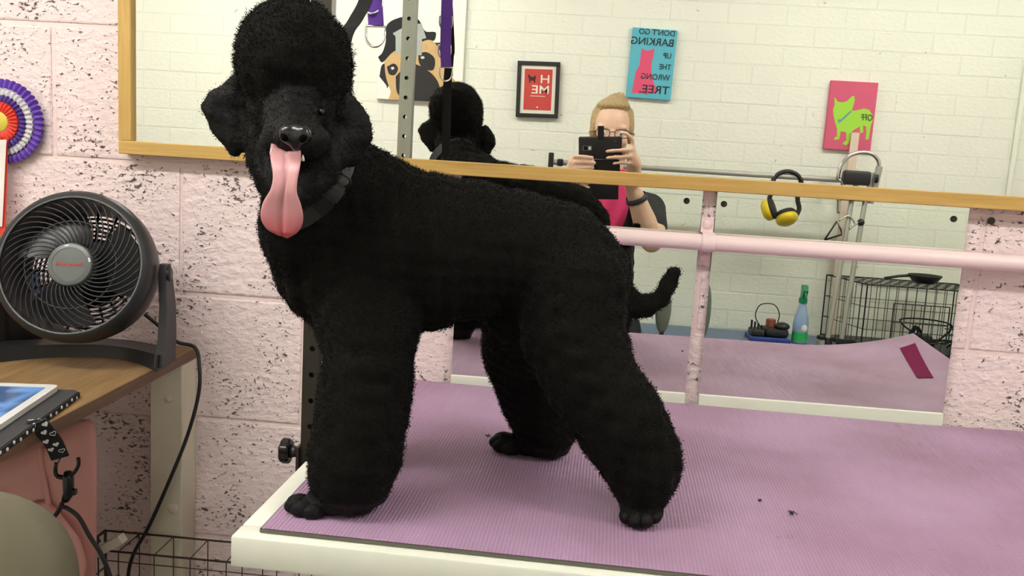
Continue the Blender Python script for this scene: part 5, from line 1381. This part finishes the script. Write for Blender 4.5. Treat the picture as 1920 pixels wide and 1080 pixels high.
# hair tied back, eyes, glasses
M_HAIR = mat('ash_blond_hair', S(176, 150, 108), .5, var=.35, vscale=90, bump=(180, .6, .004))
Hb_ = MB(); Hb_.ball((HX, HY - .016, 1.500), (.079, .088, .090), nu=24, nv=16); Hb_.ball((HX, HY - .05, 1.47), (.074, .060, .085)); Hb_.ball((HX + .012, HY - .05, 1.572), (.040, .040, .032)); Hb_.ball((HX + .02, HY - .03, 1.590), (.022, .022, .016))
Hb_.ball((HX, HY + .022, 1.554), (.062, .056, .023))
for sg in (-1, 1): Hb_.ball((HX + sg * .064, HY + .012, 1.475), (.014, .034, .052))
hm = remesh(Hb_, 'hair', .005, 4)
nvh = len(hm.vertices); hc = np.empty(nvh * 3, 'f'); hm.vertices.foreach_get('co', hc); hc = hc.reshape(-1, 3)
hc += (.0022 * np.sin(hc[:, 0] * 420 + hc[:, 2] * 60))[:, None] * np.array([.6, .2, .8]); hm.vertices.foreach_set('co', hc.ravel())
hm.transform(Matrix.Translation(-Vector(person.location))); link('hair', hm, M_HAIR, person, None, True)
M_EW = mat('eye_white', S(235, 232, 226), .2); M_IR = mat('iris', S(70, 80, 80), .15); M_GL = mat('dark_glasses_frame', S(40, 34, 34), .3)
gl = MB()
for sg in (-1, 1):
    e_ = MB().ball((HX + sg * .031, HY + .072, 1.456), .0125).build('eye', M_EW, person, smooth=True); MB().ball((HX + sg * .031, HY + .0815, 1.456), (.0055, .004, .0055)).build('iris', M_IR, e_, smooth=True)
    pts = [Vector((HX + sg * .033 + .024 * math.copysign(abs(math.cos(a)) ** .6, math.cos(a)), HY + .100, 1.456 + .0145 * math.copysign(abs(math.sin(a)) ** .6, math.sin(a)))) for a in [2 * math.pi * i / 28 for i in range(29)]]
    gl.tube(pts, .0016, 6, cap=False); gl.tube([Vector((HX + sg * .057, HY + .100, 1.460)), Vector((HX + sg * .078, HY + .070, 1.460)), Vector((HX + sg * .080, HY - .005, 1.456))], .0018, 6)
gl.tube([Vector((HX - .009, HY + .100, 1.460)), Vector((HX, HY + .103, 1.463)), Vector((HX + .009, HY + .100, 1.460))], .0016, 6)
gl.build('glasses', M_GL, person, smooth=True)
# clothes
M_TUN = mat('black_tunic', S(38, 38, 42), .8, bump=(40, .2, .006), var=.2, vscale=8); M_MAG = mat('magenta_jersey', S(206, 44, 104), .75, bump=(24, .35, .01)); M_TRO = mat('dark_trousers', S(34, 36, 42), .85, bump=(30, .2, .005))
CB = MB(); pch([((HX, HY, 1.235), .102), ((HX, HY, 1.10), .120), ((HX, HY, .95), .128), ((HX, HY, .80), .138), ((HX, HY, .72), .142)], .80, CB)
pch([((HX - .135, HY, 1.250), .064), ((HX + .135, HY, 1.250), .064)], 1, CB)
pch([(shL, .066), (shL.lerp(elL, .52), .064)], 1, CB); pch([(shR, .066), (shR.lerp(elR, .52), .064)], 1, CB)
tm = remesh(CB, 'tunic', .008, 4); tm.transform(Matrix.Translation(-Vector(person.location))); link('tunic', tm, M_TUN, person, None, True)
# magenta top showing in the open neck of the tunic
def topf(u, v):
    z = 1.335 - v * .23; hw_ = (.062 + .030 * math.sin(v * 2.2)) * (1 - .55 * v ** 2); x = HX + .012 + (u - .5) * 2 * hw_ - .03 * v
    yb_ = HY + .075 + .045 * math.sin(min(1, v * 1.4) * 1.5) - .035 * (2 * u - 1) ** 2 + .006 * math.sin(u * 14 + v * 4); return Vector((x, yb_, z))
b = MB(); b.grid(topf, 16, 16); b.grid(lambda u, v: topf(u, v) - Vector((0, .006, 0)), 16, 16); b.build('magenta_top', M_MAG, person, smooth=True)
for sg in (-1, 1):
    b = MB(); pch([((HX + sg * .078, HY, .80), .088), ((HX + sg * .082, HY + .01, .48), .068), ((HX + sg * .082, HY - .005, .10), .062)], 1, b)
    m_ = remesh(b, 'trouser_leg', .009, 3); m_.transform(Matrix.Translation(-Vector(person.location))); link('trouser_leg', m_, M_TRO, person, None, True)
    b = MB(); b.ball((HX + sg * .082, HY + .045, .046), (.046, .125, .045)); b.ball((HX + sg * .082, HY - .03, .06), (.042, .05, .05)); m_ = remesh(b, 'shoe', .006, 3); m_.transform(Matrix.Translation(-Vector(person.location))); link('shoe', m_, M_BLKPL, person, None, True)
d_ = (elL - wrL).normalized(); q = wrL.lerp(elL, .22)
MB().lathe([(-.009, .034), (-.009, .0365), (.009, .0385), (.009, .036)], q, d_, 24, False, False).build('wristband', mat('navy_wristband', S(50, 54, 72), .5), person, smooth=True)

# black harness lying inside the cage, black cloth by the stand
hp = rat(1735, 615, -2.05, LM); hz = BZ + .0145
hn = thing('black_harness', (hp.x, -2.05, hz), 'black tangled harness lying inside the wire cage', 'harness')
rr = random.Random(5)
for i in range(5):
    pts = [Vector((hp.x + rr.uniform(-.10, .10), -2.06 + rr.uniform(-.05, .05), hz + .006 + rr.uniform(0, .10))) for _ in range(4)]; pts[0].z = hz + .007; pts[-1].z = hz + .007
    MB().tube(catmull(pts, 6), .006, 8, flat=.5).build('harness_strap', M_BLKW, hn, smooth=True)
MB().rbox((hp.x - .03, -2.09, hz + .001), (hp.x + .03, -2.03, hz + .05), .012).build('chest_pad', M_BLKPL, hn, auto=40)
MB().ring((hp.x + .05, -2.03, hz + .03), (.3, 1, .2), .014, .002, 20, 6).build('harness_ring', M_CHROME, hn, smooth=True)
kp = rat(1592, 640, -1.93, LM)
b = MB(); rr = random.Random(8)
for i in range(9): b.ball((kp.x + rr.uniform(-.035, .035), -1.925 + rr.uniform(-.012, .012), BZ + .012 + rr.uniform(0, .028)), (rr.uniform(.014, .024), .012, rr.uniform(.010, .018)))
m_ = remesh(b, 'black_cloth', .005, 2); zmin = min(v.co.z for v in m_.vertices); m_.transform(Matrix.Translation((-kp.x, 1.925, -zmin)))
o = link('black_cloth', m_, M_BLKW, None, (kp.x, -1.925, BZ + .001), True); tag(o, 'crumpled black cloth on the bench at the foot of the poles', 'cloth')
